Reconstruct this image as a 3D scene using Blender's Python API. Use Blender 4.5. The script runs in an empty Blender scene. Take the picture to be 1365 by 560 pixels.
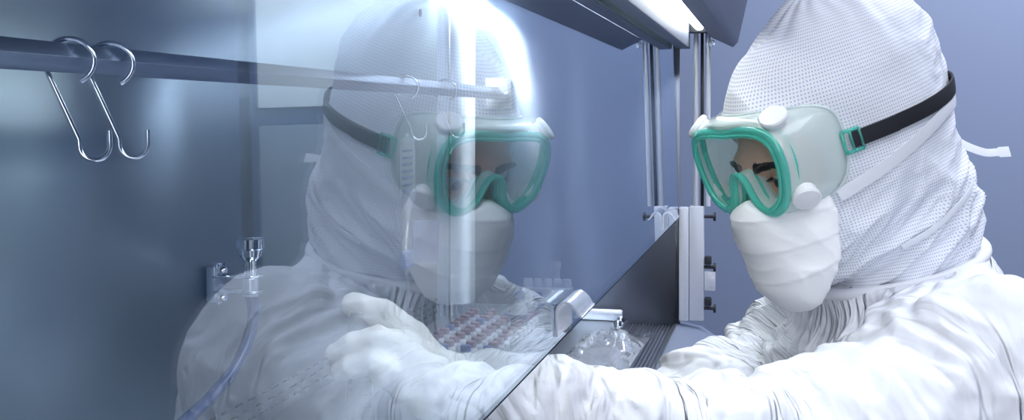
import bpy, bmesh, math, random
import numpy as np
from mathutils import Vector, Matrix
C = bpy.context.scene.collection
rnd = random.Random(7)
# ------------------------------------------------------------------ camera frame
FPX, VPX, HOR = 1600.0, 1035.0, 155.0
CAM_C, EYE = 0.155, 1.25
TH = math.atan((VPX - 682.5) / FPX)
FW = np.array([math.cos(TH), math.sin(TH), 0.0])
RT = np.array([math.sin(TH), -math.cos(TH), 0.0])
UP = np.array([0, 0, 1.0])
CAM = np.array([0.0, -CAM_C, EYE])
def ray(px, py): return FW + RT * ((px - 682.5) / FPX) + UP * ((HOR - py) / FPX)
def P(px, py, d): return CAM + ray(px, py) * d
def onY(px, py, y):
    r = ray(px, py); return CAM + r * ((y + CAM_C) / r[1])
def onX(px, py, x):
    r = ray(px, py); return CAM + r * (x / r[0])
def proj(p):
    q = np.asarray(p) - CAM; d = q @ FW
    return 682.5 + FPX * (q @ RT) / d, HOR - FPX * q[2] / d, d
cd = bpy.data.cameras.new('camera'); co = bpy.data.objects.new('camera', cd); C.objects.link(co)
co.location = CAM; co.rotation_euler = (math.pi / 2, 0, TH - math.pi / 2)
cd.sensor_width = 36; cd.lens = 36 * FPX / 1365; cd.shift_y = -(280 - HOR) / 1365; cd.clip_start = 0.02
bpy.context.scene.camera = co

# ------------------------------------------------------------------ tags and meshes
def tag(o, label=None, cat=None, group=None, kind=None):
    if label: o['label'] = label
    if cat: o['category'] = cat
    if group: o['group'] = group
    if kind: o['kind'] = kind
    return o
def empty(name, loc, label=None, cat=None, group=None):
    o = bpy.data.objects.new(name, None); C.objects.link(o); o.location = tuple(loc)
    o.empty_display_size = 0.02
    return tag(o, label, cat, group)
def wloc(o):
    v = Vector((0, 0, 0))
    while o: v += o.location; o = o.parent
    return v
def link(name, me, mat, parent=None, smooth=True):
    o = bpy.data.objects.new(name, me); C.objects.link(o)
    mats = mat if isinstance(mat, (list, tuple)) else [mat]
    for m in mats: me.materials.append(m)
    if smooth: me.polygons.foreach_set('use_smooth', [True] * len(me.polygons))
    if parent:
        o.parent = parent; o.location = -wloc(parent)
    return o
class MB:
    def __init__(s): s.v = []; s.f = []
    def add(s, v, f):
        n = len(s.v); s.v += [tuple(map(float, q)) for q in v]; s.f += [tuple(i + n for i in q) for q in f]; return s
    def box(s, a, b, bev=0.0, rot=None, seg=2):
        a = np.array(a, float); b = np.array(b, float); lo = np.minimum(a, b); hi = np.maximum(a, b)
        bm = bmesh.new(); bmesh.ops.create_cube(bm, size=1)
        for v in bm.verts:
            v.co = Vector(((v.co.x) * (hi - lo)[0], v.co.y * (hi - lo)[1], v.co.z * (hi - lo)[2]))
        if bev > 0: bmesh.ops.bevel(bm, geom=bm.edges[:], offset=bev, segments=seg, profile=0.5, affect='EDGES')
        c = Vector((lo + hi) / 2)
        bm.verts.index_update()
        vs = [((rot @ v.co) if rot else v.co) + c for v in bm.verts]
        fs = [[v.index for v in f.verts] for f in bm.faces]; bm.free()
        return s.add(vs, fs)
    def tube(s, pts, rad, seg=12, closed=False, cap=True, sy=1.0, up=None):
        pts = [Vector(p) for p in pts]; n = len(pts)
        rad = [rad] * n if not hasattr(rad, '__len__') else list(rad)
        vs = []; nrm = None
        for i, p in enumerate(pts):
            if closed: t = pts[(i + 1) % n] - pts[i - 1]
            else: t = pts[min(i + 1, n - 1)] - pts[max(i - 1, 0)]
            t.normalize()
            if up is not None:
                nrm = Vector(up[i] if hasattr(up[0], '__len__') or isinstance(up[0], Vector) else up); nrm = (nrm - t * nrm.dot(t)).normalized()
            elif nrm is None:
                a = Vector((0, 0, 1)) if abs(t.z) < 0.9 else Vector((1, 0, 0)); nrm = (a - t * a.dot(t)).normalized()
            else:
                nrm = (nrm - t * nrm.dot(t)).normalized()
            b = t.cross(nrm)
            for k in range(seg):
                a = 2 * math.pi * k / seg
                vs.append(p + nrm * (math.cos(a) * rad[i]) + b * (math.sin(a) * rad[i] * sy))
        fs = []
        for i in range(n if closed else n - 1):
            j = (i + 1) % n
            for k in range(seg):
                l = (k + 1) % seg
                fs.append((i * seg + k, i * seg + l, j * seg + l, j * seg + k))
        if cap and not closed:
            fs.append(tuple(range(seg - 1, -1, -1))); fs.append(tuple((n - 1) * seg + k for k in range(seg)))
        return s.add(vs, fs)
    def lathe(s, prof, org, axis=(0, 0, 1), seg=32):
        ax = Vector(axis).normalized(); a = Vector((1, 0, 0)) if abs(ax.x) < 0.8 else Vector((0, 1, 0))
        e1 = (a - ax * a.dot(ax)).normalized(); e2 = ax.cross(e1); org = Vector(org)
        vs = []; fs = []; m = len(prof)
        for r, h in prof:
            for k in range(seg):
                t = 2 * math.pi * k / seg
                vs.append(org + ax * h + e1 * (max(r, 1e-5) * math.cos(t)) + e2 * (max(r, 1e-5) * math.sin(t)))
        for i in range(m - 1):
            for k in range(seg):
                l = (k + 1) % seg
                fs.append((i * seg + k, i * seg + l, (i + 1) * seg + l, (i + 1) * seg + k))
        if prof[0][0] < 1e-4 or True: fs.append(tuple(range(seg - 1, -1, -1))); fs.append(tuple((m - 1) * seg + k for k in range(seg)))
        return s.add(vs, fs)
    def ribbon(s, pts, nrms, width, thick):
        pts = [Vector(p) for p in pts]; n = len(pts); vs = []; fs = []
        width = [width] * n if not hasattr(width, '__len__') else width
        for i, p in enumerate(pts):
            t = (pts[min(i + 1, n - 1)] - pts[max(i - 1, 0)]).normalized(); N = Vector(nrms[i]); N = (N - t * N.dot(t)).normalized()
            b = t.cross(N) * (width[i] / 2)
            h = N * (thick / 2)
            vs += [p - b - h, p - b * 0.5 + N * 0 - h, p + b * 0.5 - h, p + b - h, p + b + h * .6, p + b * 0.5 + h, p - b * 0.5 + h, p - b + h * .6]
        for i in range(n - 1):
            for k in range(8):
                l = (k + 1) % 8; fs.append((i * 8 + k, i * 8 + l, i * 8 + 8 + l, i * 8 + 8 + k))
        fs.append(tuple(range(7, -1, -1))); fs.append(tuple((n - 1) * 8 + k for k in range(8)))
        return s.add(vs, fs)
    def build(s, name, mat, parent=None, smooth=True, angle=0.6):
        me = bpy.data.meshes.new(name); me.from_pydata(s.v, [], s.f)
        bm = bmesh.new(); bm.from_mesh(me); bmesh.ops.recalc_face_normals(bm, faces=bm.faces[:])
        for e in bm.edges:
            if len(e.link_faces) == 2 and e.calc_face_angle(0) > angle: e.smooth = False
        bm.to_mesh(me); bm.free()
        return link(name, me, mat, parent, smooth)
def catmull(pts, n=8, closed=False):
    pts = [np.array(p, float) for p in pts]; m = len(pts); out = []
    for i in range(m if closed else m - 1):
        g = (lambda k: pts[k % m]) if closed else (lambda k: pts[min(max(k, 0), m - 1)])
        a, b, c, d = g(i - 1), g(i), g(i + 1), g(i + 2)
        for k in range(n):
            t = k / n
            out.append(0.5 * ((2 * b) + (-a + c) * t + (2 * a - 5 * b + 4 * c - d) * t * t + (-a + 3 * b - 3 * c + d) * t ** 3))
    if not closed: out.append(pts[-1])
    return out

# ------------------------------------------------------------------ materials
def mat(name, col=(0.8, 0.8, 0.8), rough=0.5, metal=0.0, **kw):
    m = bpy.data.materials.new(name); m.use_nodes = True
    b = m.node_tree.nodes['Principled BSDF']
    b.inputs['Base Color'].default_value = (*col, 1); b.inputs['Roughness'].default_value = rough; b.inputs['Metallic'].default_value = metal
    for k, v in kw.items(): b.inputs[k].default_value = v
    return m
def nd(m, t, **kw):
    n = m.node_tree.nodes.new(t)
    for k, v in kw.items(): setattr(n, k, v)
    return n
def lk(m, a, b): m.node_tree.links.new(a, b)
def bsdf(m): return m.node_tree.nodes['Principled BSDF']
def bump(m, scale, strength=0.3, dist=0.002, stretch=(1, 1, 1), detail=4, coord='Object', rough=0.55, ntype='fBM'):
    tc = nd(m, 'ShaderNodeTexCoord'); mp = nd(m, 'ShaderNodeMapping'); mp.inputs['Scale'].default_value = stretch
    ns = nd(m, 'ShaderNodeTexNoise'); ns.inputs['Scale'].default_value = scale; ns.inputs['Detail'].default_value = detail
    ns.inputs['Roughness'].default_value = rough
    bp = nd(m, 'ShaderNodeBump'); bp.inputs['Strength'].default_value = strength; bp.inputs['Distance'].default_value = dist
    lk(m, tc.outputs[coord], mp.inputs['Vector']); lk(m, mp.outputs['Vector'], ns.inputs['Vector'])
    lk(m, ns.outputs['Fac'], bp.inputs['Height']); lk(m, bp.outputs['Normal'], bsdf(m).inputs['Normal'])
    return bp
def steel(name, col, rough, stretch, strength=0.15, wav=0.0, aniso=0.0):
    m = mat(name, col, rough, 1.0)
    if aniso:   # brushed sideways: highlights spread up and down
        bsdf(m).inputs['Anisotropic'].default_value = aniso
        cx = nd(m, 'ShaderNodeCombineXYZ'); cx.inputs[2].default_value = 1.0; lk(m, cx.outputs[0], bsdf(m).inputs['Tangent'])
    bp = bump(m, 60, strength, 0.0006, stretch, 3)
    if wav:
        tc = nd(m, 'ShaderNodeTexCoord'); ns = nd(m, 'ShaderNodeTexNoise'); ns.inputs['Scale'].default_value = 6; ns.inputs['Detail'].default_value = 1
        b2 = nd(m, 'ShaderNodeBump'); b2.inputs['Strength'].default_value = wav; b2.inputs['Distance'].default_value = 0.006
        lk(m, tc.outputs['Object'], ns.inputs['Vector']); lk(m, ns.outputs['Fac'], b2.inputs['Height']); lk(m, b2.outputs['Normal'], bp.inputs['Normal'])
    return m
def glassy(name, tint, diff=None, fac=0.0, f0=0.04, double=True, rough=0.0, gcol=(1, 1, 1)):
    m = bpy.data.materials.new(name); m.use_nodes = True; nt = m.node_tree; nt.nodes.clear()
    out = nt.nodes.new('ShaderNodeOutputMaterial'); g = nt.nodes.new('ShaderNodeNewGeometry')
    d = nt.nodes.new('ShaderNodeVectorMath'); d.operation = 'DOT_PRODUCT'
    lk(m, g.outputs['Normal'], d.inputs[0]); lk(m, g.outputs['Incoming'], d.inputs[1])
    def mt(op, a, b=None, clamp=False):
        n = nt.nodes.new('ShaderNodeMath'); n.operation = op; n.use_clamp = clamp
        for i, x in enumerate((a, b)):
            if x is None: continue
            if hasattr(x, 'links'): lk(m, x, n.inputs[i])
            else: n.inputs[i].default_value = x
        return n.outputs[0]
    c = mt('ABSOLUTE', d.outputs['Value']); k = mt('SUBTRACT', 1.0, c, True); k = mt('POWER', k, 5.0)
    r = mt('ADD', mt('MULTIPLY', k, 1 - f0), f0, True)
    if double: r = mt('DIVIDE', mt('MULTIPLY', r, 2.0), mt('ADD', r, 1.0))
    tr = nt.nodes.new('ShaderNodeBsdfTransparent'); tr.inputs[0].default_value = (*tint, 1)
    base = tr.outputs[0]
    if diff:
        df = nt.nodes.new('ShaderNodeBsdfDiffuse'); df.inputs[0].default_value = (*diff, 1)
        tl = nt.nodes.new('ShaderNodeBsdfTranslucent'); tl.inputs[0].default_value = (*diff, 1)
        m0 = nt.nodes.new('ShaderNodeMixShader'); m0.inputs[0].default_value = 0.1; lk(m, df.outputs[0], m0.inputs[1]); lk(m, tl.outputs[0], m0.inputs[2])
        mx = nt.nodes.new('ShaderNodeMixShader'); mx.inputs[0].default_value = fac; lk(m, base, mx.inputs[1]); lk(m, m0.outputs[0], mx.inputs[2]); base = mx.outputs[0]
    gl = nt.nodes.new('ShaderNodeBsdfGlossy'); gl.inputs['Roughness'].default_value = rough; gl.inputs[0].default_value = (*gcol, 1)
    ms = nt.nodes.new('ShaderNodeMixShader'); lk(m, r, ms.inputs[0]); lk(m, base, ms.inputs[1]); lk(m, gl.outputs[0], ms.inputs[2])
    lk(m, ms.outputs[0], out.inputs[0])
    return m
M = {}
M['wall'] = mat('painted_wall', (0.175, 0.21, 0.305), 0.6)
M['floor'] = mat('vinyl_floor', (0.10, 0.12, 0.16), 0.4)
M['wall_dim'] = mat('dimmed_wall', (0.10, 0.13, 0.20), 0.6)  # wall colour darkened to dim what it reflects
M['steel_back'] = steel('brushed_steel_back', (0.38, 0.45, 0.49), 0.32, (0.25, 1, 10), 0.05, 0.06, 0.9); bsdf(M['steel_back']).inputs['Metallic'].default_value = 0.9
M['glow_steel'] = steel('brightened_cove_steel', (0.72, 0.78, 0.84), 0.42, (1, 1, 1), 0.02, 0.0, 0.9)  # base paler than the panels: corner glow put into the colour
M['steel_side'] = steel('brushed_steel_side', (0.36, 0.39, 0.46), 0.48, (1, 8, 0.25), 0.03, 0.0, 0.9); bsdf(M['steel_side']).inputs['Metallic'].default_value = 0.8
M['steel_work'] = steel('worktop_steel', (0.55, 0.58, 0.64), 0.28, (0.3, 6, 6), 0.1)
M['steel_rail'] = steel('rail_steel', (0.24, 0.28, 0.35), 0.32, (0.2, 8, 8), 0.1)
M['chrome'] = mat('chrome', (0.75, 0.78, 0.84), 0.08, 1.0)
M['bright'] = mat('bright_metal', (0.86, 0.88, 0.94), 0.22, 0.75)
M['satin'] = mat('satin_metal', (0.62, 0.66, 0.74), 0.3, 1.0)
M['dark'] = mat('dark_rubber', (0.015, 0.017, 0.022), 0.5)
M['slot'] = mat('slot_dark', (0.008, 0.010, 0.016), 0.8)
M['hoodgrey'] = mat('valance_paint', (0.16, 0.18, 0.25), 0.45)
M['sill'] = mat('sill_steel', (0.20, 0.23, 0.31), 0.35, 0.3)
M['reflected_panel'] = mat('pale_reflected_panel', (0.80, 0.85, 0.80), 0.5)  # pale so its reflection reads as a bright patch
M['reflected_panel_low'] = mat('grey_reflected_panel', (0.20, 0.25, 0.29), 0.5)  # darker lower half, light fading downwards put into the colour
M['dark_reflected'] = mat('dark_reflected_slab', (0.05, 0.085, 0.17), 0.5)  # dark so its reflection in the glass stays low
M['whiteplate'] = mat('white_plate', (0.82, 0.84, 0.88), 0.3)
M['aluminium'] = mat('pale_aluminium', (0.66, 0.68, 0.76), 0.4, 0.2)
M['glass'] = glassy('sash_glass', (0.95, 0.985, 1.0), gcol=(0.80, 0.89, 1.0))
M['glassclear'] = glassy('sash_glass_rear', (0.99, 1, 1), f0=0.0, double=False)
M['glassedge'] = mat('glass_edge', (0.02, 0.035, 0.05), 0.9); bsdf(M['glassedge']).inputs['Specular IOR Level'].default_value = 0.05
# fabric
def fabric(name, col, **kw):
    m = mat(name, col, 0.65); bsdf(m).inputs['Specular IOR Level'].default_value = 0.25
    return m
M['tyvek'] = fabric('coverall_fabric', (0.80, 0.815, 0.86))
def creases(m):
    at = nd(m, 'ShaderNodeAttribute'); at.attribute_name = 'fold'
    prev = None
    for sc_, w_, dist, st in ((1.1, 0.09, 0.0046, 0.7), (2.1, 0.12, 0.0018, 0.6)):
        ns = nd(m, 'ShaderNodeTexNoise'); ns.inputs['Scale'].default_value = sc_; ns.inputs['Detail'].default_value = 2.5
        lk(m, at.outputs['Vector'], ns.inputs['Vector'])
        a = nd(m, 'ShaderNodeMath', operation='SUBTRACT'); a.inputs[1].default_value = 0.5; lk(m, ns.outputs['Fac'], a.inputs[0])
        b = nd(m, 'ShaderNodeMath', operation='ABSOLUTE'); lk(m, a.outputs[0], b.inputs[0])
        r = nd(m, 'ShaderNodeMapRange'); r.interpolation_type = 'SMOOTHSTEP'; r.inputs[2].default_value = w_; lk(m, b.outputs[0], r.inputs[0])
        bp = nd(m, 'ShaderNodeBump'); bp.inputs['Strength'].default_value = st; bp.inputs['Distance'].default_value = dist
        lk(m, r.outputs[0], bp.inputs['Height'])
        if prev: lk(m, prev.outputs[0], bp.inputs['Normal'])
        prev = bp
    lk(m, prev.outputs[0], bsdf(m).inputs['Normal'])
creases(M['tyvek'])
M['mask'] = fabric('mask_fabric', (0.93, 0.935, 0.95)); bump(M['mask'], 30, 0.25, 0.003, (1, 1, 2), 5)
M['tie'] = fabric('tie_fabric', (0.80, 0.82, 0.87))
M['hood'] = fabric('hood_fabric', (0.84, 0.86, 0.90))
def weave(m):
    tc = nd(m, 'ShaderNodeTexCoord'); 
    sep = nd(m, 'ShaderNodeSeparateXYZ'); lk(m, tc.outputs['UV'], sep.inputs[0])
    def mt(op, a, b=None):
        n = nd(m, 'ShaderNodeMath', operation=op)
        for i, x in enumerate((a, b)):
            if x is None: continue
            if hasattr(x, 'links'): lk(m, x, n.inputs[i])
            else: n.inputs[i].default_value = x
        return n.outputs[0]
    k = 2 * math.pi / 0.0030
    a = mt('SINE', mt('MULTIPLY', sep.outputs[0], k)); b = mt('SINE', mt('MULTIPLY', sep.outputs[1], k))
    pr = mt('MULTIPLY', mt('ADD', a, 1.0), mt('ADD', b, 1.0))   # 0..4, peaks are the pores
    mr = nd(m, 'ShaderNodeMapRange'); mr.inputs[1].default_value = 1.3; mr.inputs[2].default_value = 3.2
    lk(m, pr, mr.inputs[0])
    mx = nd(m, 'ShaderNodeMix', data_type='RGBA'); mx.inputs[6].default_value = (0.86, 0.875, 0.91, 1); mx.inputs[7].default_value = (0.42, 0.47, 0.68, 1)
    lk(m, mr.outputs[0], mx.inputs[0]); lk(m, mx.outputs[2], bsdf(m).inputs['Base Color'])
    bump(m, 22, 0.4, 0.005, (1, 1, 1.6), 4)
weave(M['hood'])
M['glove'] = mat('latex_glove', (0.86, 0.85, 0.82), 0.45); bsdf(M['glove']).inputs['Subsurface Weight'].default_value = 0.15; bsdf(M['glove']).inputs['Subsurface Radius'].default_value = (0.01, 0.008, 0.006)
bump(M['glove'], 45, 0.25, 0.002, (1, 1, 1), 3)
M['skin'] = mat('skin', (0.74, 0.42, 0.31), 0.5); bsdf(M['skin']).inputs['Subsurface Weight'].default_value = 0.1; bsdf(M['skin']).inputs['Subsurface Radius'].default_value = (0.006, 0.003, 0.002)
bump(M['skin'], 160, 0.2, 0.001, (1, 1, 1), 3)
M['hair'] = mat('brow_hair', (0.012, 0.008, 0.006), 0.5)
M['eye'] = mat('eye', (0.75, 0.72, 0.70), 0.1)
M['iris'] = mat('iris', (0.03, 0.015, 0.008), 0.1)
M['green'] = glassy('green_frame', (0.50, 0.94, 0.87), (0.16, 0.80, 0.67), 0.38, f0=0.05, double=False, rough=0.06)
M['skirt'] = glassy('goggle_skirt', (0.92, 1.0, 0.985), (0.95, 1.0, 0.99), 0.5, double=False, rough=0.05)
M['lens'] = glassy('goggle_lens', (0.985, 0.995, 0.995), double=False)
M['vent'] = mat('vent_white', (0.86, 0.87, 0.89), 0.35)
M['strap'] = mat('black_elastic', (0.012, 0.013, 0.018), 0.7)
M['syr'] = glassy('syringe_plastic', (0.90, 0.93, 0.95), (0.85, 0.88, 0.92), 0.36, double=True, rough=0.02)
M['plung'] = glassy('plunger_plastic', (0.9, 0.93, 0.95), (0.8, 0.83, 0.88), 0.35, double=False, rough=0.1)
M['ink'] = mat('black_ink', (0.02, 0.02, 0.03), 0.6)
M['hose'] = glassy('blue_hose', (0.10, 0.20, 0.50), (0.05, 0.12, 0.36), 0.7, double=False, rough=0.1)
M['film'] = glassy('plastic_film', (0.93, 0.95, 0.97), (0.8, 0.83, 0.9), 0.28, double=True, rough=0.05)
M['blue'] = mat('blue_cap', (0.05, 0.12, 0.40), 0.4)
M['label'] = mat('label_slate', (0.07, 0.09, 0.24), 0.5)
M['yellow'] = mat('label_yellow', (0.65, 0.45, 0.12), 0.5)
M['purple'] = mat('purple_cap', (0.30, 0.15, 0.22), 0.45)
M['bottle'] = mat('bottle_plastic', (0.78, 0.80, 0.86), 0.35)
M['rack'] = mat('rack_plastic', (0.70, 0.73, 0.78), 0.4)
def emit(name, col, s):
    m = bpy.data.materials.new(name); m.use_nodes = True; nt = m.node_tree; nt.nodes.clear()
    e = nt.nodes.new('ShaderNodeEmission'); e.inputs[0].default_value = (*col, 1); e.inputs[1].default_value = s
    o = nt.nodes.new('ShaderNodeOutputMaterial'); lk(m, e.outputs[0], o.inputs[0]); return m
M['tubelight'] = emit('lit_tube', (0.97, 1.0, 0.96), 12.0)
M['lamp_in'] = emit('lit_panel', (0.84, 0.92, 1.0), 6.5)
M['corner_glow'] = emit('corner_glow_panel', (0.84, 0.92, 1.0), 190.0)  # glow source added for the bright corner streak

# ------------------------------------------------------------------ noise, distance fields, surface nets
def _h(ix, iy, iz, s):
    n = (ix * 374761393 + iy * 668265263 + iz * 2147483647 + s * 974711) & 0xffffffff
    n = ((n ^ (n >> 13)) * 1274126177) & 0xffffffff
    n = ((n ^ (n >> 16)) * 2246822519) & 0xffffffff
    return ((n ^ (n >> 15)) & 0xffff) / 32767.5 - 1.0
def noise(p, s=0):
    p = np.asarray(p, float); i = np.floor(p).astype(np.int64); f = p - i; u = f * f * f * (f * (f * 6 - 15) + 10); r = 0
    for a in (0, 1):
        for b in (0, 1):
            for c in (0, 1):
                x, y, z = i[:, 0] + a, i[:, 1] + b, i[:, 2] + c
                g = _h(x, y, z, s) * (f[:, 0] - a) + _h(x, y, z, s + 11) * (f[:, 1] - b) + _h(x, y, z, s + 23) * (f[:, 2] - c)
                w = (u[:, 0] if a else 1 - u[:, 0]) * (u[:, 1] if b else 1 - u[:, 1]) * (u[:, 2] if c else 1 - u[:, 2])
                r = r + g * w
    return r
def ridged(p, s=0, octv=3):
    r = 0; a = 1.0; q = np.array(p, float)
    for k in range(octv):
        n = 1 - np.abs(noise(q, s + 40 * k)) * 2.2
        r = r + a * np.clip(n, 0, 1) ** 2; a *= 0.5; q = q * 2.03 + 3.1
    return r
def smin(a, b, k):
    h = np.clip(0.5 + 0.5 * (b - a) / k, 0, 1); return b + (a - b) * h - k * h * (1 - h)
def smax(a, b, k): return -smin(-a, -b, k)
def cone(p, a, b, ra, rb):
    a = np.asarray(a, np.float32); b = np.asarray(b, np.float32); d = b - a; t = np.clip(((p - a) @ d) / (d @ d), 0, 1)
    return np.linalg.norm(p - a - t[:, None] * d, axis=1) - (ra + (rb - ra) * t)
def ellip(p, c, r):
    q = p - np.asarray(c, np.float32); r = np.asarray(r, np.float32)
    k0 = np.linalg.norm(q / r, axis=1); k1 = np.linalg.norm(q / (r * r), axis=1) + 1e-9
    return k0 * (k0 - 1) / k1
def nets(fn, lo, hi, h):
    lo = np.array(lo, float); hi = np.array(hi, float); n = np.ceil((hi - lo) / h).astype(int) + 1
    ax = [(lo[k] + h * np.arange(n[k])).astype(np.float32) for k in range(3)]
    V = np.empty(tuple(n), np.float32)
    Y, Z = np.meshgrid(ax[1], ax[2], indexing='ij'); st = max(1, int(400000 / (n[1] * n[2])))
    for i in range(0, n[0], st):
        xs = ax[0][i:i + st]
        pts = np.stack([np.repeat(xs, Y.size), np.tile(Y.ravel(), len(xs)), np.tile(Z.ravel(), len(xs))], 1)
        V[i:i + st] = fn(pts).reshape(len(xs), n[1], n[2])
    S = V < 0
    m = np.zeros(tuple(n - 1), np.int8)
    offs = [(a, b, c) for a in (0, 1) for b in (0, 1) for c in (0, 1)]
    sl = lambda A, o: A[o[0]:A.shape[0] - 1 + o[0], o[1]:A.shape[1] - 1 + o[1], o[2]:A.shape[2] - 1 + o[2]]
    for o in offs: m += sl(S, o)
    act = (m > 0) & (m < 8); idx = np.argwhere(act); ids = -np.ones(act.shape, np.int64); ids[act] = np.arange(len(idx))
    acc = np.zeros((len(idx), 3)); cnt = np.zeros(len(idx))
    val = {o: V[idx[:, 0] + o[0], idx[:, 1] + o[1], idx[:, 2] + o[2]] for o in offs}
    for o in offs:
        for k in range(3):
            if o[k]: continue
            q = list(o); q[k] = 1; q = tuple(q); a, b = val[o], val[q]; x = (a < 0) != (b < 0)
            t = np.where(x, a / np.where(a == b, 1, a - b), 0)
            pt = np.tile(np.array(o, float), (len(idx), 1)); pt[:, k] = t
            acc[x] += pt[x]; cnt[x] += 1
    verts = lo + h * (idx + acc / cnt[:, None])
    faces = []
    for k in range(3):
        a, b = [(1, 2), (2, 0), (0, 1)][k]
        lo_ = [slice(None)] * 3; hi_ = [slice(None)] * 3
        lo_[k] = slice(0, n[k] - 1); hi_[k] = slice(1, n[k])
        s0, s1 = S[tuple(lo_)], S[tuple(hi_)]
        e = np.argwhere(s0 != s1); ok = np.ones(len(e), bool)
        for j in (a, b): ok &= (e[:, j] > 0) & (e[:, j] < n[j] - 1)
        e = e[ok]; fl = s0[e[:, 0], e[:, 1], e[:, 2]]
        def g(da, db):
            q = e.copy(); q[:, a] += da; q[:, b] += db; return ids[q[:, 0], q[:, 1], q[:, 2]]
        q = np.stack([g(-1, -1), g(0, -1), g(0, 0), g(-1, 0)], 1)
        q[~fl] = q[~fl][:, ::-1]; faces.append(q)
    return verts, np.concatenate(faces)
def mesh_np(name, v, f):
    me = bpy.data.meshes.new(name); me.vertices.add(len(v)); me.vertices.foreach_set('co', np.asarray(v, np.float32).ravel())
    nf, k = f.shape; me.loops.add(nf * k); me.polygons.add(nf)
    me.loops.foreach_set('vertex_index', f.astype(np.int32).ravel()); me.polygons.foreach_set('loop_start', np.arange(0, nf * k, k, dtype=np.int32))
    me.update(calc_edges=True); me.validate(); return me
def vnorm(v, f):
    a = v[f[:, 2]] - v[f[:, 0]]; b = v[f[:, 3]] - v[f[:, 1]]; fn = np.cross(a, b); n = np.zeros_like(v)
    for k in range(4): np.add.at(n, f[:, k], fn)
    return n / (np.linalg.norm(n, axis=1)[:, None] + 1e-12)
def relax(v, f, it=2, w=0.5):
    for _ in range(it):
        s = np.zeros_like(v); c = np.zeros(len(v))
        for k in range(4):
            for j in (1, 3):
                np.add.at(s, f[:, k], v[f[:, (k + j) % 4]]); np.add.at(c, f[:, k], 1)
        v = v * (1 - w) + w * s / np.maximum(c, 1)[:, None]
    return v
def refine(v, f):
    e = np.concatenate([f[:, [k, (k + 1) % 4]] for k in range(4)]); es = np.sort(e, 1)
    u, inv = np.unique(es, axis=0, return_inverse=True); inv = inv.ravel()
    em = (v[u[:, 0]] + v[u[:, 1]]) / 2; fc = v[f].mean(1); nv, ne, nf = len(v), len(u), len(f)
    E = [nv + inv[k * nf:(k + 1) * nf] for k in range(4)]; Fc = nv + ne + np.arange(nf)
    F = np.concatenate([np.stack([f[:, k], E[k], Fc, E[k - 1]], 1) for k in range(4)])
    return np.concatenate([v, em, fc]), F
# ------------------------------------------------------------------ the person: head frame
def nz(v): v = np.asarray(v, float); return v / np.linalg.norm(v)
LENS_F = 0.118
LC = P(984, 231, 1.16)
_v = ray(1050, HOR); _v = nz([_v[0], _v[1], 0]); _l = np.array([-_v[1], _v[0], 0])
PHI, PIT, ROL = math.radians(53), math.radians(19), math.radians(2)
_fh = -_v * math.cos(PHI) + _l * math.sin(PHI)
HFv = nz(_fh * math.cos(PIT) - UP * math.sin(PIT)); _u = nz(_fh * math.sin(PIT) + UP * math.cos(PIT)); _s = np.cross(_u, HFv)
HLv = _s * math.cos(ROL) + _u * math.sin(ROL); HUv = _u * math.cos(ROL) - _s * math.sin(ROL)
HC = LC - HFv * LENS_F + HUv * 0.004
HB = np.stack([HFv, HLv, HUv])                    # rows: forward, person's left, up
def H(f, l, u): return HC + HFv * f + HLv * l + HUv * u
def toW(q): return HC + np.asarray(q) @ HB
def toH(p): return (np.asarray(p) - HC) @ HB.T
# body joints
N = P(1195, 385, 1.27)
SL = P(1318, 542, 1.09); SR = P(1088, 500, 1.45)
EL = P(1010, 632, 0.99); WL = P(616, 530, 0.905)
ER = P(978, 542, 1.34); WR = P(838, 588, 1.20)
_bd = nz((SL - SR) * [1, 1, 0]); _bf = np.cross(_bd, UP)   # body left and forward? (checked below)
if _bf[1] < 0: _bf = -_bf
HIP = N - _bf * 0.16 - UP * 0.47
HIPL, HIPR = HIP + _bd * 0.09, HIP - _bd * 0.09
KL, KR = HIPL + _bf * 0.40 - UP * 0.03, HIPR + _bf * 0.40 - UP * 0.03
FL, FR = KL - _bf * 0.03, KR - _bf * 0.03
FL[2] = FR[2] = 0.06
root = empty('person', (HIP[0], HIP[1], 0.0), 'person in white hooded coverall, face mask and green goggles reaching under the glass sash', 'person')
Nl = toH(N)
def hood_sdf(p):
    d = ellip(p, (-0.020, 0, 0.022), (0.118, 0.090, 0.098))
    d = smin(d, ellip(p, (-0.045, 0, 0.065), (0.080, 0.074, 0.076)), 0.03)
    d = smin(d, ellip(p, (0.020, 0, -0.060), (0.080, 0.074, 0.086)), 0.04)
    d = smin(d, cone(p, (-0.035, 0, -0.03), Nl + [0, 0, 0], 0.078, 0.083), 0.03)
    d = smin(d, ellip(p, (-0.055, 0.0, -0.10), (0.062, 0.075, 0.082)), 0.04)
    d = np.minimum(d, ellip(p, (0.0, 0, 0.022), (0.108, 0.080, 0.092)))
    return d
def hood_full(p):
    d = hood_sdf(p)
    op = ellip(p, (0.10, 0, -0.012), (0.10, 0.066, 0.050))
    return smax(d, -op, 0.008)
v, f = nets(hood_full, (-0.22, -0.15, -0.33), (0.16, 0.15, 0.20), 0.0042)
v = relax(v, f, 3); v, f = refine(v, f); v = relax(v, f, 1, 0.4); n = vnorm(v, f)
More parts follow.
